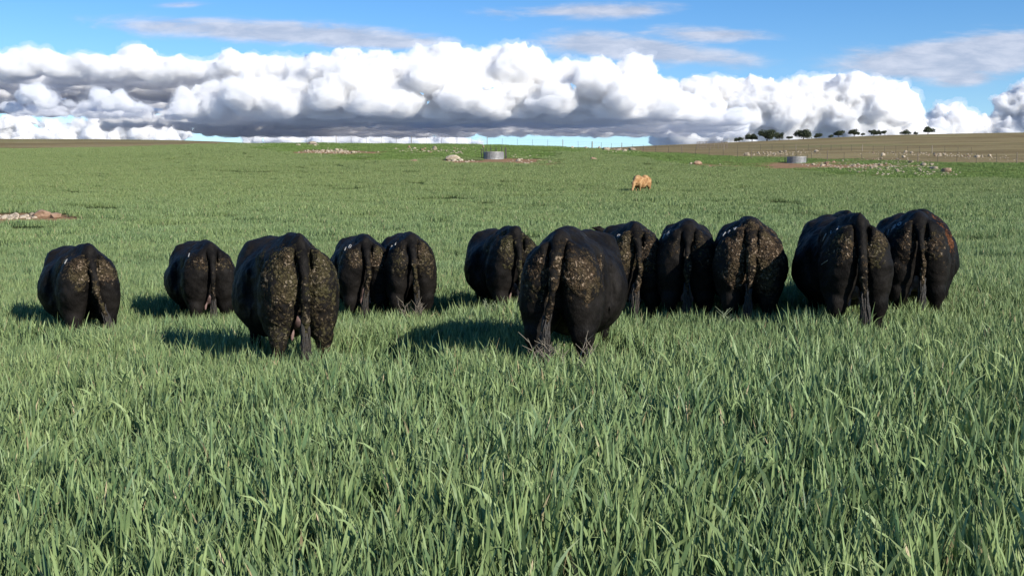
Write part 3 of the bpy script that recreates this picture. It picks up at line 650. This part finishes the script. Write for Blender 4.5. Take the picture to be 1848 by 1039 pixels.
# ---------------------------------------------------------------- crop and grass
def leaf_mat():
    m, nt, p, o = new_mat('crop_leaf')
    a = N(nt, 'ShaderNodeAttribute', attribute_name='tint').outputs['Fac']; hh = N(nt, 'ShaderNodeAttribute', attribute_name='along').outputs['Fac']
    dry = N(nt, 'ShaderNodeAttribute', attribute_name='dry').outputs['Fac']
    g = N(nt, 'ShaderNodeNewGeometry'); oi = N(nt, 'ShaderNodeObjectInfo')
    big = noise(nt, g.outputs['Position'], 0.35, 4, 0.6)
    c = mix(nt, a, (0.062, 0.128, 0.056), (0.262, 0.362, 0.150))
    c = mix(nt, smooth(nt, big, 0.38, 0.64), c, mix(nt, a, (0.085, 0.145, 0.056), (0.295, 0.385, 0.150)))
    c = mix(nt, math_(nt, 'MULTIPLY', oi.outputs['Random'], 0.35), c, (0.14, 0.215, 0.10))
    sy = N(nt, 'ShaderNodeSeparateXYZ'); L(nt, g.outputs['Position'], sy.inputs[0])
    c = mix(nt, smooth(nt, sy.outputs[1], 14, 90, 0, .6), c, (0.180, 0.225, 0.072))
    c = mix(nt, math_(nt, 'MULTIPLY', smooth(nt, hh, 0.8, 1.0), 0.35), c, (0.30, 0.30, 0.12))
    c = mix(nt, dry, c, (0.42, 0.34, 0.20))
    L(nt, c, p.inputs['Base Color']); p.inputs['Roughness'].default_value = 0.55; p.inputs['Specular IOR Level'].default_value = 0.35
    t = N(nt, 'ShaderNodeBsdfTranslucent'); L(nt, mix(nt, 0.5, c, (0.16, 0.26, 0.04)), t.inputs[0])
    mx = N(nt, 'ShaderNodeMixShader'); mx.inputs[0].default_value = 0.15
    L(nt, p.outputs[0], mx.inputs[1]); L(nt, t.outputs[0], mx.inputs[2]); L(nt, mx.outputs[0], o.inputs[0])
    return m
LEAF = leaf_mat()
def blades(rng, n, rad, hmin, hmax, wmin, wmax, seg, dry=.04, bend=1.0, plants=None):
    """n leaf ribbons rooted in a disc; returns verts, faces, attributes"""
    if plants:
        pr = rad * np.sqrt(rng.random(plants)); pa = rng.random(plants) * 6.283; pi_ = rng.integers(0, plants, n)
        bx = pr[pi_] * np.cos(pa[pi_]) + rng.normal(0, .008, n); by = pr[pi_] * np.sin(pa[pi_]) + rng.normal(0, .008, n)
        hp = rng.uniform(.8, 1.12, plants)[pi_]
    else:
        r = rad * np.sqrt(rng.random(n)); a = rng.random(n) * 6.283; bx, by = r * np.cos(a), r * np.sin(a); hp = rng.uniform(.85, 1.1, n)
    ht = rng.uniform(hmin, hmax, n) * hp; wd = rng.uniform(wmin, wmax, n); az = rng.random(n) * 6.283
    z0 = rng.uniform(0, .45, n) * ht * (rng.random(n) < .6); ln = (ht - z0) * rng.uniform(1.0, 1.25, n)
    th0 = rng.uniform(.02, .27, n); bd = np.abs(rng.normal(0, .62, n)) * bend * 1.0 + .1
    flop = rng.random(n) < .07; bd[flop] += rng.uniform(.5, 1.3, flop.sum())
    tw = rng.normal(0, .9, n); face = rng.random(n) * 6.283
    V_, A = [], []
    x, y, z = bx.copy(), by.copy(), z0.copy(); ds = ln / seg
    tint = rng.random(n); dr = np.where(rng.random(n) < dry, rng.uniform(.5, 1, n), 0)
    for k in range(seg + 1):
        t = k / seg; prof = np.minimum(1, .55 + t * 2.2) * (1 - t ** 3.2) if k < seg else np.zeros(n) + .04
        fa = face + tw * t; perp_x = -np.sin(az); perp_y = np.cos(az)
        ang = th0 + bd * t * t
        # ribbon width direction: mostly across the bend, partly twisted
        wx = perp_x * np.cos(fa) + np.cos(az) * np.sin(fa) * np.cos(ang); wy = perp_y * np.cos(fa) + np.sin(az) * np.sin(fa) * np.cos(ang); wz = -np.sin(fa) * np.sin(ang)
        hw = wd * prof / 2
        V_.append(np.stack([x - wx * hw, y - wy * hw, z - wz * hw], -1)); V_.append(np.stack([x + wx * hw, y + wy * hw, z + wz * hw], -1)); A += [t, t]
        x = x + np.cos(az) * np.sin(ang) * ds; y = y + np.sin(az) * np.sin(ang) * ds; z = z + np.cos(ang) * ds
    m_ = 2 * (seg + 1); Vv = np.stack(V_, 1).reshape(-1, 3); base_ = np.arange(n)[:, None] * m_
    F_ = np.concatenate([base_ + np.array([[2 * k, 2 * k + 1, 2 * k + 3, 2 * k + 2]]) for k in range(seg)])
    return Vv, F_, np.repeat(tint, m_), np.tile(A, n), np.repeat(dr, m_)
PLEAF = simple('pasture_leaf', (0.075, 0.135, 0.025), (0.135, 0.20, 0.045), 1.5, 0.7, 0.0)
proto = bpy.data.collections.new('crop_sources')      # not linked to the scene: only a source for the field
def proto_obj(name, args):
    Vv, F_, ti, al, dr = blades(*args[0], **args[1]); o = mesh_obj(name, Vv, F_, LEAF, link=False); vattr(o.data, 'tint', ti); vattr(o.data, 'along', al); vattr(o.data, 'dry', dr)
    proto.objects.link(o)
    if name[0] == 'd': o.data.materials[0] = PLEAF
rng = np.random.default_rng(77)
for k in range(16): proto_obj('a%02d' % k, ((rng, 25, .085, .22, .42, .010, .026, 7), dict(dry=.02, plants=5, bend=.62)))
for k in range(7): proto_obj('b%02d' % k, ((rng, 430, .36, .18, .36, .009, .019, 4), dict(dry=.025, plants=70, bend=.8)))
for k in range(5): proto_obj('c%02d' % k, ((rng, 760, .95, .11, .27, .012, .024, 3), dict(dry=.03, bend=1.5)))
for k in range(3): proto_obj('d%02d' % k, ((rng, 260, 1.1, .04, .13, .02, .04, 2), dict(dry=.25)))
pts, pid, prz, psc = [], [], [], []
def scatter(dmin, dmax, dens, ids, umax, smin, smax, fn=None, side=5.0):
    wmax = umax * dmax + side; n = int(2 * wmax * (dmax - dmin) * dens); d = rng.uniform(dmin, dmax, n); x = rng.uniform(-wmax, wmax, n)
    keep = np.abs(x) < umax * np.maximum(d, 0) + side
    x, d = x[keep], d[keep]; n = len(x)
    if fn is not None:
        keep = rng.random(n) < fn(x, d); x, d = x[keep], d[keep]; n = len(x)
    z = ground(x, d)
    hv = .72 + .5 * fbm(np.stack([x * .9, d * .9, x * 0], -1), 4, 40)          # uneven height in patches
    hv = hv * (1 + .6 * (fbm(np.stack([x * .9, d * 1.5, x * 0], -1), 3, 47) - .45) * sstep(d, 20, 40)) * (.85 + .3 * fbm(np.stack([x * .15, d * .15, x * 0], -1), 3, 44))
    hv = np.maximum(hv, .6); pts.append(np.stack([x, d, z - .01], -1)); pid.append(rng.choice(ids, n)); prz.append(rng.random(n) * 6.283); psc.append(rng.uniform(smin, smax, n) * hv)
crop_fn = lambda x, y: (1 - pasture_mask(x, y)) * (1 - brown_mask(x, y)) * (1 - soil_mask(x, y))
# a wider skirt keeps the field whole from a step to the side
def near_fn(x, y): return np.ones_like(x)
scatter(-2.0, -0.5, 50, list(range(0, 16)), .6, .9, 1.1, side=4)
scatter(-0.5, 0.7, 50, list(range(0, 16)), .6, .9, 1.1, lambda x, y: (np.abs(x) > .6) * 1.0, side=4)
scatter(0.7, 3.0, 66, list(range(0, 16)), .6, .9, 1.1, side=4)
scatter(3.0, 8.5, 88, list(range(0, 16)), .52, .92, 1.12)
scatter(8.2, 32, 5.2, list(range(16, 23)), .52, .92, 1.12)
scatter(31, 215, .85, list(range(23, 28)), .54, .85, 1.15, crop_fn)
scatter(90, 220, .40, list(range(28, 31)), .54, .8, 1.4, lambda x, y: pasture_mask(x, y) * (1 - brown_mask(x, y)) * (1 - soil_mask(x, y)))
P_ = np.vstack(pts); crop = mesh_obj('grass', P_, [], None)
ia = crop.data.attributes.new('pid', 'INT', 'POINT'); ia.data.foreach_set('value', np.concatenate(pid).astype(np.int32))
vattr(crop.data, 'prz', np.concatenate(prz)); vattr(crop.data, 'psc', np.concatenate(psc))
crop.data.materials.append(LEAF)
ng = bpy.data.node_groups.new('field', 'GeometryNodeTree')
ng.interface.new_socket('Geometry', in_out='INPUT', socket_type='NodeSocketGeometry'); ng.interface.new_socket('Geometry', in_out='OUTPUT', socket_type='NodeSocketGeometry')
gi = ng.nodes.new('NodeGroupInput'); go = ng.nodes.new('NodeGroupOutput'); ip = ng.nodes.new('GeometryNodeInstanceOnPoints'); ci = ng.nodes.new('GeometryNodeCollectionInfo')
ci.inputs['Collection'].default_value = proto; ci.inputs['Separate Children'].default_value = True; ci.inputs['Reset Children'].default_value = True
def named(n, t):
    q = ng.nodes.new('GeometryNodeInputNamedAttribute'); q.data_type = t; q.inputs[0].default_value = n
    return [o for o in q.outputs if o.enabled and o.name == 'Attribute'][0]
cx_ = ng.nodes.new('ShaderNodeCombineXYZ'); er = ng.nodes.new('FunctionNodeEulerToRotation')
ng.links.new(named('prz', 'FLOAT'), cx_.inputs[2]); ng.links.new(cx_.outputs[0], er.inputs[0]); ng.links.new(er.outputs[0], ip.inputs['Rotation'])
ng.links.new(named('psc', 'FLOAT'), ip.inputs['Scale']); ng.links.new(named('pid', 'INT'), ip.inputs['Instance Index']); ip.inputs['Pick Instance'].default_value = True
ng.links.new(gi.outputs[0], ip.inputs['Points']); ng.links.new(ci.outputs[0], ip.inputs['Instance']); ng.links.new(ip.outputs[0], go.inputs[0])
crop.modifiers.new('field', 'NODES').node_group = ng
tag(crop, 'dense green cereal crop with leafy blades covering the paddock', 'grass', kind='stuff')
print('crop points', len(P_))
#@@TAIL@@

# ---------------------------------------------------------------- stones
STONE = [simple('granite', (0.20, 0.16, 0.115), (0.34, 0.285, 0.21), 3, 0.9, 0.7, dist=.05), simple('pale_granite', (0.30, 0.245, 0.175), (0.46, 0.39, 0.30), 3, 0.9, 0.7, dist=.05), simple('warm_granite', (0.21, 0.13, 0.085), (0.33, 0.22, 0.15), 3, 0.9, 0.7, dist=.05)]
def stone(px, py, w_, h_, seed, mat, label, group=None, nm='stone', xyz=None):
    rg = np.random.default_rng(seed); v = ICO[0].copy() if w_ > .9 else ICO1[0].copy(); f = ICO[1] if w_ > .9 else ICO1[1]
    for _ in range(7):                                     # knock flat faces off the lump
        n = rg.normal(size=3); n /= np.linalg.norm(n); c_ = rg.uniform(.55, .9); q = v @ n; v = v - n * np.maximum(0, q - c_)[:, None] * .9
    v = v * (1 + (vnoise(v * 2.2 + seed, seed) - .5)[:, None] * .35) * np.array([w_ / 2, w_ / 2 * rg.uniform(.6, 1), h_ * .62])
    x, y, z = xyz or on_ground(px, py); o = mesh_obj(nm, v, f, STONE[mat], smooth_=False); o.location = (x, y, z + h_ * .28); o.rotation_euler = (0, 0, rg.uniform(0, 6.3))
    tag(o, label, 'stone' if nm == 'stone' else 'boulder', group); return o
HERO = [(78, 391, 1.0, .40, 2, 'broad reddish boulder in the stone heap at the left edge of the field'), (104, 393, .6, .32, 2, 'rounded brown boulder at the right end of the left edge stone heap'), (60, 391, .42, .22, 0, 'low brown stone left of the broad reddish boulder'),
        (1258, 298, 1.5, .62, 2, 'brown boulder lying alone right of the tan calf'), (1246, 298, .6, .45, 1, 'pale stone leaning on the lone brown boulder'), (1209, 300, .8, .4, 1, 'pale low stone left of the lone brown boulder'), (1071, 290, 1.2, .5, 2, 'tan boulder above and left of the tan calf'),
        (1092, 273, 1.5, .75, 0, 'upright grey boulder on the crest near the middle'), (1140, 273, 1.9, .8, 0, 'dark topped grey boulder at the right end of the crest rocks'), (1126, 274, 1.1, .5, 1, 'pale slab left of the dark topped crest boulder'), (1032, 268, .9, .5, 1, 'pale stone on the crest at the left of the crest rocks'),
        (818, 290, 2.2, .8, 1, 'broad cream boulder left of the left tank'), (748, 293, 1.2, .4, 2, 'low brown stone below the rock field left of the tank'), (565, 262, 1.8, .75, 0, 'grey boulder on the crest above the cream stone strip'), (785, 272, 1.2, .8, 0, 'dark upright rock near the fence left of the tank'),
        (1702, 312, 1.2, .6, 2, 'large pinkish boulder at the right end of the rock field'), (1682, 306, 1.0, .55, 0, 'long boulder behind the large pinkish one'), (1662, 300, 1.1, .5, 0, 'grey boulder on the right half of the rock field'), (1590, 282, 1.0, .6, 1, 'white stone on top of the right rock field'), (1627, 285, .8, .5, 1, 'white stone beside the right fence post row')]
for i, (px, py, w_, h_, mt, lab) in enumerate(HERO): stone(px, py, w_, h_, 100 + i, mt, lab, nm='boulder')
RUB = [[], [], 0]
def field_of_stones(n, x0, x1, yt, yb, seed, lab, grp, smin, smax, mats=(0, 1, 1, 2)):
    rg = np.random.default_rng(seed)
    def spot():
        t = rg.random() if rg.random() < .3 else np.clip(rg.normal(.5, .22), 0, 1); px = x0 + (x1 - x0) * t
        lo, hi = np.interp(px, *zip(*yt)), np.interp(px, *zip(*yb)); f = np.clip(rg.normal(.5, .28), 0, 1); return t, f, px, lo + (hi - lo) * f
    for i in range(n):
        t, f, px, py = spot(); s_ = smin + (smax - smin) * rg.random() ** 2.2
        where = ('left' if t < .38 else 'middle' if t < .62 else 'right') + (' back' if f < .5 else ' front'); big_ = 'larger' if s_ > smin + (smax - smin) * .25 else 'smaller'
        stone(px, py, s_, s_ * rg.uniform(.35, .65), seed * 100 + i, int(rg.choice(mats)), big_ + ' ' + lab.replace('@', where), grp + ', ' + big_ + ', ' + where)
    for i in range(n * 5):                                  # pebbles between them
        t, f, px, py = spot(); px += rg.normal() * 12; py += rg.normal() * 1.5; x, y, z = on_ground(px, py); s_ = rg.uniform(.05, .16)
        v = ICO1[0] * np.array([s_, s_ * rg.uniform(.6, 1), s_ * .6]) * rg.uniform(.8, 1.2, (len(ICO1[0]), 1)) + (x, y, z + s_ * .2); RUB[0].append(v); RUB[1].append(ICO1[1] + RUB[2]); RUB[2] += len(v)
field_of_stones(34, 550, 655, [(550, 273), (600, 269), (655, 274)], [(550, 276), (600, 278), (655, 278)], 1, 'cream stone, @ of the low rubble strip below the crest', 'cream stones in the left strip', .25, 1.0, (1, 1, 1, 0))
field_of_stones(8, 535, 600, [(535, 261), (600, 262)], [(535, 264), (600, 264)], 2, 'grey stone, @ of the crest patch above the cream strip', 'grey stones on the left crest', .3, .9, (0, 0, 1))
field_of_stones(36, 680, 880, [(680, 267), (880, 266)], [(680, 276), (880, 280)], 3, 'stone, @ of the rock field left of the left tank', 'stones in the rock field left of the left tank', .22, .9, (0, 1, 0, 2))
field_of_stones(14, 795, 860, [(795, 286), (860, 288)], [(795, 292), (860, 293)], 4, 'stone, @ of the patch around the cream boulder', 'stones around the cream boulder', .25, .8)
field_of_stones(14, 900, 1010, [(900, 266), (1010, 278)], [(900, 298), (1010, 302)], 5, 'pale stone, @ of the pasture right of the left tank', 'pale stones right of the left tank', .2, .7, (1, 1, 0))
field_of_stones(18, 1020, 1155, [(1020, 266), (1155, 271)], [(1020, 270), (1155, 276)], 6, 'pale stone, @ of the crest rock row near picture middle', 'stones of the crest row', .3, 1.0, (1, 0, 0))
field_of_stones(9, 1170, 1330, [(1170, 295), (1330, 298)], [(1170, 303), (1330, 306)], 7, 'stone, @ of the grass left of the right tank', 'small stones left of the right tank', .2, .6)
field_of_stones(96, 1465, 1720, [(1465, 294), (1540, 288), (1620, 286), (1720, 305)], [(1465, 300), (1540, 312), (1620, 316), (1720, 318)], 8, 'brownish stone, @ of the rock field right of the right tank', 'stones in the rock field right of the right tank', .2, .85, (0, 0, 2, 0, 1))
field_of_stones(20, 1345, 1470, [(1345, 276), (1470, 273)], [(1345, 281), (1470, 278)], 9, 'cream stone, @ of the brown slope behind the right tank', 'cream stones on the brown slope', .3, 1.1, (1, 1, 0))
field_of_stones(30, 1560, 1848, [(1560, 274), (1700, 277), (1848, 285)], [(1560, 278), (1700, 284), (1848, 292)], 10, 'pinkish stone, @ of the row along the right fence', 'stones along the right fence', .3, 1.0, (1, 2, 0))
field_of_stones(9, 0, 62, [(0, 391), (62, 390)], [(0, 397), (62, 394)], 12, 'tan stone, @ of the bare strip at the left field edge', 'small stones at the left edge', .12, .34, (0, 2))

rb = mesh_obj('rubble', np.vstack(RUB[0]), np.vstack(RUB[1]), STONE[1], smooth_=False); tag(rb, 'loose pale rubble scattered between the field stones', 'rubble', kind='stuff')

# ---------------------------------------------------------------- stock tanks
STEEL = simple('galvanised_steel', (0.22, 0.225, 0.23), (0.36, 0.365, 0.37), 2.5, 0.6, 0.15, metal=0.3)
CONC = simple('weathered_concrete', (0.26, 0.25, 0.23), (0.40, 0.39, 0.36), 4, 0.9, 0.4)
POSTM = simple('dark_steel_post', (0.035, 0.032, 0.03), (0.08, 0.07, 0.06), 6, 0.7, 0.2)
WOOD = simple('weathered_wood', (0.13, 0.10, 0.075), (0.26, 0.21, 0.16), 9, 0.9, 0.5)
PALEW = simple('pale_wood', (0.20, 0.17, 0.13), (0.31, 0.27, 0.22), 9, 0.9, 0.4)
WIRE = simple('fence_wire', (0.16, 0.15, 0.14), (0.26, 0.25, 0.23), 3, 0.5, 0.1, metal=.6)
m, nt, p, o_ = new_mat('tank_water'); p.inputs['Base Color'].default_value = (0.02, 0.03, 0.03, 1); p.inputs['Roughness'].default_value = 0.05; WATER = m
def tank(px, py, R, H, label, mat):
    x, y, z = on_ground(px, py); t = empty('water_tank', (x, y + R, g1(x, y + R)), .3); tag(t, label, 'water tank')
    n = 64; v, f = [], []
    prof = [(R, -.3), (R, .02)] + [(R + .018 * math.cos(k * math.pi), .03 + (H - .08) * k / 14) for k in range(15)] + [(R, H), (R - .07, H), (R - .07, .05)]
    for i in range(n):
        a = 2 * math.pi * i / n
        for r, zz in prof: v.append((r * math.cos(a), r * math.sin(a), zz))
    k = len(prof)
    for i in range(n):
        for j in range(k - 1): f.append((i * k + j, ((i + 1) % n) * k + j, ((i + 1) % n) * k + j + 1, i * k + j + 1))
    mesh_obj('wall', v, f, mat, t, False)
    v = []; f = []
    for i in range(n):
        a = 2 * math.pi * i / n
        for q in range(6): b_ = 2 * math.pi * q / 6; v.append(((R + .03 * math.cos(b_)) * math.cos(a), (R + .03 * math.cos(b_)) * math.sin(a), H + .03 + .03 * math.sin(b_)))
    for i in range(n):
        for q in range(6): f.append((i * 6 + q, ((i + 1) % n) * 6 + q, ((i + 1) % n) * 6 + (q + 1) % 6, i * 6 + (q + 1) % 6))
    mesh_obj('rim', v, f, CONC, t)
    mesh_obj('water', [((R - .08) * math.cos(2 * math.pi * i / n), (R - .08) * math.sin(2 * math.pi * i / n), H - .15) for i in range(n)], [tuple(range(n))], WATER, t, False)
    for i in range(7):
        a = -math.pi / 2 + (i + .5) * .87; mb = MB(); mb.box((R + .006) * math.cos(a), (R + .006) * math.sin(a), H / 2 - .02, .035, .09, H - .06, a); mb.build('seam', mat, t)
    mb = MB(); mb.tube([(R * .5, R * .75, -.1), (R * .5, R * .75, H + .35), (R * .3, R * .5, H + .38)], .04, 6); mb.build('inlet_pipe', POSTM, t)
    return x, y + R, R
tx_, ty_, R_ = tank(891, 288, 1.30, .82, 'round grey tank in bare soil with dark stakes around it, below the crest', STEEL)
rg = np.random.default_rng(5)
for i in range(9):
    a = -.3 + i * .42 + rg.uniform(-.1, .1); r = R_ + rg.uniform(.2, .5); x = tx_ + r * math.cos(a) * .95; y = ty_ + abs(r * math.sin(a)) + .1; mb = MB(); hh = rg.uniform(1.2, 1.65)
    l_ = rg.uniform(-.08, .08); mb.tube([(0, 0, -.2), (l_ * .5, 0, hh * .5), (l_, 0, hh)], [.065, .06, .05], 6); o = mb.build('stake', POSTM); o.location = (x, y, g1(x, y)); side = 'right side' if i < 3 else 'back' if i < 6 else 'left side'; tag(o, 'dark stake standing at the %s of the left tank' % side, 'stake', 'stakes at the %s of the left tank' % side)
tx_, ty_, R_ = tank(1439, 295, 1.28, .80, 'round grey tank on bare soil left of the large rock field', STEEL)
for i in range(5):
    a = .2 + i * .6; r = R_ + .3; x = tx_ + r * math.cos(a); y = ty_ + abs(r * math.sin(a)) + .1; mb = MB(); hh = rg.uniform(.9, 1.2)
    mb.tube([(0, 0, -.2), (0, 0, hh)], [.045, .035], 6); o = mb.build('stake', POSTM); o.location = (x, y, g1(x, y)); tag(o, 'grey stake standing close behind the right tank', 'stake', 'stakes behind the right tank')

# ---------------------------------------------------------------- fences
def fence(path, spacing, ph, label, big=5, bigmat=None, postmat=None, wires=4, px_step=None):
    P = [np.array(((px - W0 / 2) / FPX * d, d)) for px, d in path]
    t = empty('wire_fence', (P[0][0], P[0][1], g1(*P[0]))); tag(t, label, 'fence'); tv = np.array(t.location)
    tops = []; k = 0; carry = 0
    for a, b_ in zip(P[:-1], P[1:]):
        Ln = np.linalg.norm(b_ - a); s_ = carry
        while s_ < Ln:
            q = a + (b_ - a) * s_ / Ln; z = g1(*q); isb = big and k % big == 2
            mb = MB(); r = .06 if isb else .026; hh = ph * (1.12 if isb else rg.uniform(.96, 1.04)); le = rg.uniform(-.03, .03)
            mb.tube([(0, 0, -.3), (le * .5, 0, hh / 2), (le, 0, hh)], [r, r * .95, r * .85], 6); o = mb.build('post', (bigmat or WOOD) if isb else (postmat or POSTM), t); o.location = tuple(np.array((q[0], q[1], z)) - tv)
            tops.append((q[0], q[1], z, ph)); k += 1; s_ += spacing
        carry = s_ - Ln
    for wi in range(wires):
        mb = MB(); fr = .25 + .7 * wi / max(1, wires - 1)
        mb.tube([tuple(np.array((x, y, z + h_ * fr)) - tv) for x, y, z, h_ in tops], .006, 4); mb.build('wire', WIRE, t)
    return t
fence([(555, 201), (900, 200), (1060, 198), (1160, 186), (1330, 172), (1510, 158), (1700, 147), (1848, 138), (1990, 131)], 2.72, 1.25, 'wire fence of thin dark posts running along the crest and down to the right edge')
fence([(1255, 232), (1330, 228), (1480, 212), (1640, 190), (1760, 176)], 2.9, 1.15, 'second wire fence with pale posts on the brown slope behind the right tank', 6, PALEW)
# white marker post on the crest
mb = MB(); mb.tube([(0, 0, -.2), (0, 0, .7), (.02, 0, 1.35)], [.08, .075, .06], 8); o = mb.build('marker_post', PALEW); o.location = at(1068, 197); tag(o, 'white marker post standing on the crest beside the dark fence posts', 'post')
# distant pipe yard
t = empty('stock_yard', at(1283, 262)); tag(t, 'low pipe rail stock yard far off on the skyline beside the brown hill', 'yard')
for i in range(12):
    a = i / 12 * 6.283; mb = MB(); mb.tube([(3.6 * math.cos(a), 2.4 * math.sin(a), -.2), (3.6 * math.cos(a), 2.4 * math.sin(a), 1.7)], .06, 5); mb.build('post', WOOD, t)
for hz_ in (.7, 1.15, 1.6):
    mb = MB(); mb.tube([(3.6 * math.cos(i / 24 * 6.283), 2.4 * math.sin(i / 24 * 6.283), hz_) for i in range(25)], .035, 4); mb.build('rail', WOOD, t)

# ---------------------------------------------------------------- trees on the far skyline
def crown_mat():
    m, nt, p, o = new_mat('gum_foliage'); tc = N(nt, 'ShaderNodeTexCoord'); g = N(nt, 'ShaderNodeAttribute', attribute_name='tint').outputs['Fac']
    c = mix(nt, g, (0.025, 0.038, 0.018), (0.065, 0.082, 0.040)); L(nt, c, p.inputs['Base Color']); p.inputs['Roughness'].default_value = .7
    t = N(nt, 'ShaderNodeBsdfTranslucent'); L(nt, c, t.inputs[0]); mx = N(nt, 'ShaderNodeMixShader'); mx.inputs[0].default_value = .15
    L(nt, p.outputs[0], mx.inputs[1]); L(nt, t.outputs[0], mx.inputs[2]); L(nt, mx.outputs[0], o.inputs[0]); return m
CROWN = crown_mat(); BARK = simple('bark', (0.06, 0.048, 0.038), (0.14, 0.115, 0.095), 3, .9, .5)
def tree(px, wpx, hpx, seed, label, umbrella=.75):
    rg = np.random.default_rng(seed); ds = np.linspace(300, 900, 300); xs = (px - W0 / 2) / FPX * ds; _, Y = proj(xs, ds, ground(xs, ds)); k = int(np.argmin(Y)); d = ds[max(0, k - 6)]
    x = (px - W0 / 2) / FPX * d; z = g1(x, d); sc = d / FPX; Wd, Ht = wpx * sc, hpx * sc
    t = empty('tree', (x, d, z)); tag(t, label, 'tree', 'trees along the brown hill skyline')
    mb = MB(); mb.tube([(0, 0, -.5), (.02 * Wd, 0, Ht * .25), (0, 0, Ht * .5)], [Wd * .035, Wd * .026, Wd * .018], 7)
    cl = []
    for i in range(11):
        a = rg.uniform(0, 6.28); r = Wd * rg.uniform(.05, .42); cz = Ht * rg.uniform(.30, .80) * (1 - .25 * (r / (Wd * .5)) ** 2)
        c = np.array((r * math.cos(a), r * math.sin(a) * .8, cz)); cl.append((c, Wd * rg.uniform(.15, .25)))
        mb.tube([(0, 0, Ht * rg.uniform(.22, .42)), tuple(c * .55 + np.array((0, 0, Ht * .12))), tuple(c)], [Wd * .016, Wd * .011, Wd * .004], 5)
    mb.build('trunk', BARK, t, True)
    V_, F_, T_ = [], [], []; n = 0
    for c, r in cl:
        for j in range(170):
            q = rg.normal(size=3); q /= np.linalg.norm(q); q *= r * rg.random() ** .4; q[2] *= umbrella; ce = c + q
            if ce[2] < Ht * (.08 if seed % 3 else .28): continue
            s_ = Wd * rg.uniform(.026, .055); a_ = rg.normal(size=3); a_ /= np.linalg.norm(a_); b_ = np.cross(a_, rg.normal(size=3)); b_ /= np.linalg.norm(b_)
            V_ += [ce - a_ * s_, ce - b_ * s_ * .6, ce + a_ * s_, ce + b_ * s_ * .6]; F_.append((n, n + 1, n + 2, n + 3)); n += 4; T_ += [rg.random()] * 4
    cr = mesh_obj('crown', V_, F_, CROWN, t, False); vattr(cr.data, 'tint', T_)
TREES = [(1331, 13, 9, 'smallest round dark tree at the left end of the tree line'), (1354, 20, 13, 'dark tree second from the left end of the tree line'), (1381, 29, 19, 'tallest broad domed tree near the left end of the tree line'), (1403, 18, 13, 'rounded tree just right of the tallest domed tree'), (1420, 11, 6, 'low bush right of the cluster at the left end of the tree line'),
         (1446, 29, 14, 'broad dense dark tree standing alone right of the left cluster'), (1474, 13, 8, 'small dark rounded tree right of the broad dense one'), (1509, 18, 12, 'open crowned tree first of the sparse group mid line'), (1496, 9, 5, 'tiny faint bush left of the first open crowned tree'), (1537, 17, 12, 'flat topped tree alone in the middle of the sparse group'),
         (1552, 8, 5, 'tiny bush just right of the flat topped tree'), (1572, 16, 11, 'left tree of the touching trio on the hill'), (1583, 11, 9, 'middle tree of the touching trio on the hill'), (1592, 11, 8, 'right tree of the touching trio on the hill'),
         (1628, 15, 8, 'low flat tree partly sunk behind the brown hill'), (1647, 9, 4, 'tiny bush between the low flat tree and the last tree'), (1669, 22, 12, 'umbrella shaped tree, last one at the right end of the tree line')]
for i, (px, w_, h_, lab) in enumerate(TREES): tree(px, w_ * 1.18, h_ * 1.15, 500 + i, lab)

# ---------------------------------------------------------------- dry weeds by the cattle, straw
STRAW = simple('dry_stalk', (0.11, 0.095, 0.07), (0.21, 0.18, 0.135), 20, .8, .2)
PALEWEED = simple('pale_weed_leaf', (0.15, 0.19, 0.11), (0.26, 0.30, 0.19), 20, .8, .2)
def weed(px, py, hgt, spread, label, seed, n=9, mat=None):
    rg = np.random.default_rng(seed); x, y, z = on_ground(px, py, 3, 30); t = empty('dead_weed', (x, y, z)); tag(t, label, 'weed')
    mb = MB(); mb2 = mb
    for i in range(n):
        a = rg.uniform(0, 6.28); le = rg.uniform(.3, 1) * spread; hh = hgt * rg.uniform(.55, 1); p1 = (math.cos(a) * le * .35, math.sin(a) * le * .35, hh * .55); p2 = (math.cos(a) * le, math.sin(a) * le, hh)
        mb.tube([(0, 0, 0), p1, p2], [.006, .005, .002], 4)
        for q in range(3):
            f_ = rg.uniform(.3, .95); s0 = np.array(p1) * (1 - f_) + np.array(p2) * f_; a2 = rg.uniform(0, 6.28); e = s0 + np.array((math.cos(a2) * .09, math.sin(a2) * .09, rg.uniform(.03, .11)))
            mb2.tube([tuple(s0), tuple(e)], [.004, .0015], 4)
    mb.build('stem', mat or STRAW, t)
weed(1033, 716, .52, .24, 'dead grey branching weed in front of the largest black cow', 1, 5)
weed(985, 716, .50, .2, 'dry bent weed beside the tail switch of the largest black cow', 2, 6)
weed(740, 606, .46, .26, 'pale tangled weed under the rightmost cow of the left cluster', 3, 14)
weed(893, 608, .44, .14, 'pale leafy weed under the cow with the olive stain', 4, 14, PALEWEED)
weed(1312, 622, .37, .04, 'pale weed between the legs of the cow with the evenly caked rump', 5, 8, PALEWEED)
#weed(1395, 628, .48, .04, 'thin dry stalks right of the cow with the evenly caked rump', 6, 4)
# a straw lying on the flank of the big right-hand cow
big = cows[10]; bpy.context.view_layer.update(); me = big.data
mwc = big.matrix_world; bv = BVHTree.FromPolygons([mwc @ v.co for v in me.vertices], [tuple(q.vertices) for q in me.polygons]); hits = []
for px, py in ((1484, 477), (1489, 474), (1495, 470)):
    u, v_ = dirv(px, py); r = bv.ray_cast(Vector((0, 0, CAMH)), Vector((u, 1, v_)).normalized())
    if r[0] is not None: hits.append(r[0] + r[1] * .006)
if len(hits) == 3:
    mb = MB(); mb.tube([tuple(h_) for h_ in hits], .004, 5); o = mb.build('straw', PALEW); tag(o, 'short pale straw stuck on the dark left flank of the big right-hand cow', 'straw')
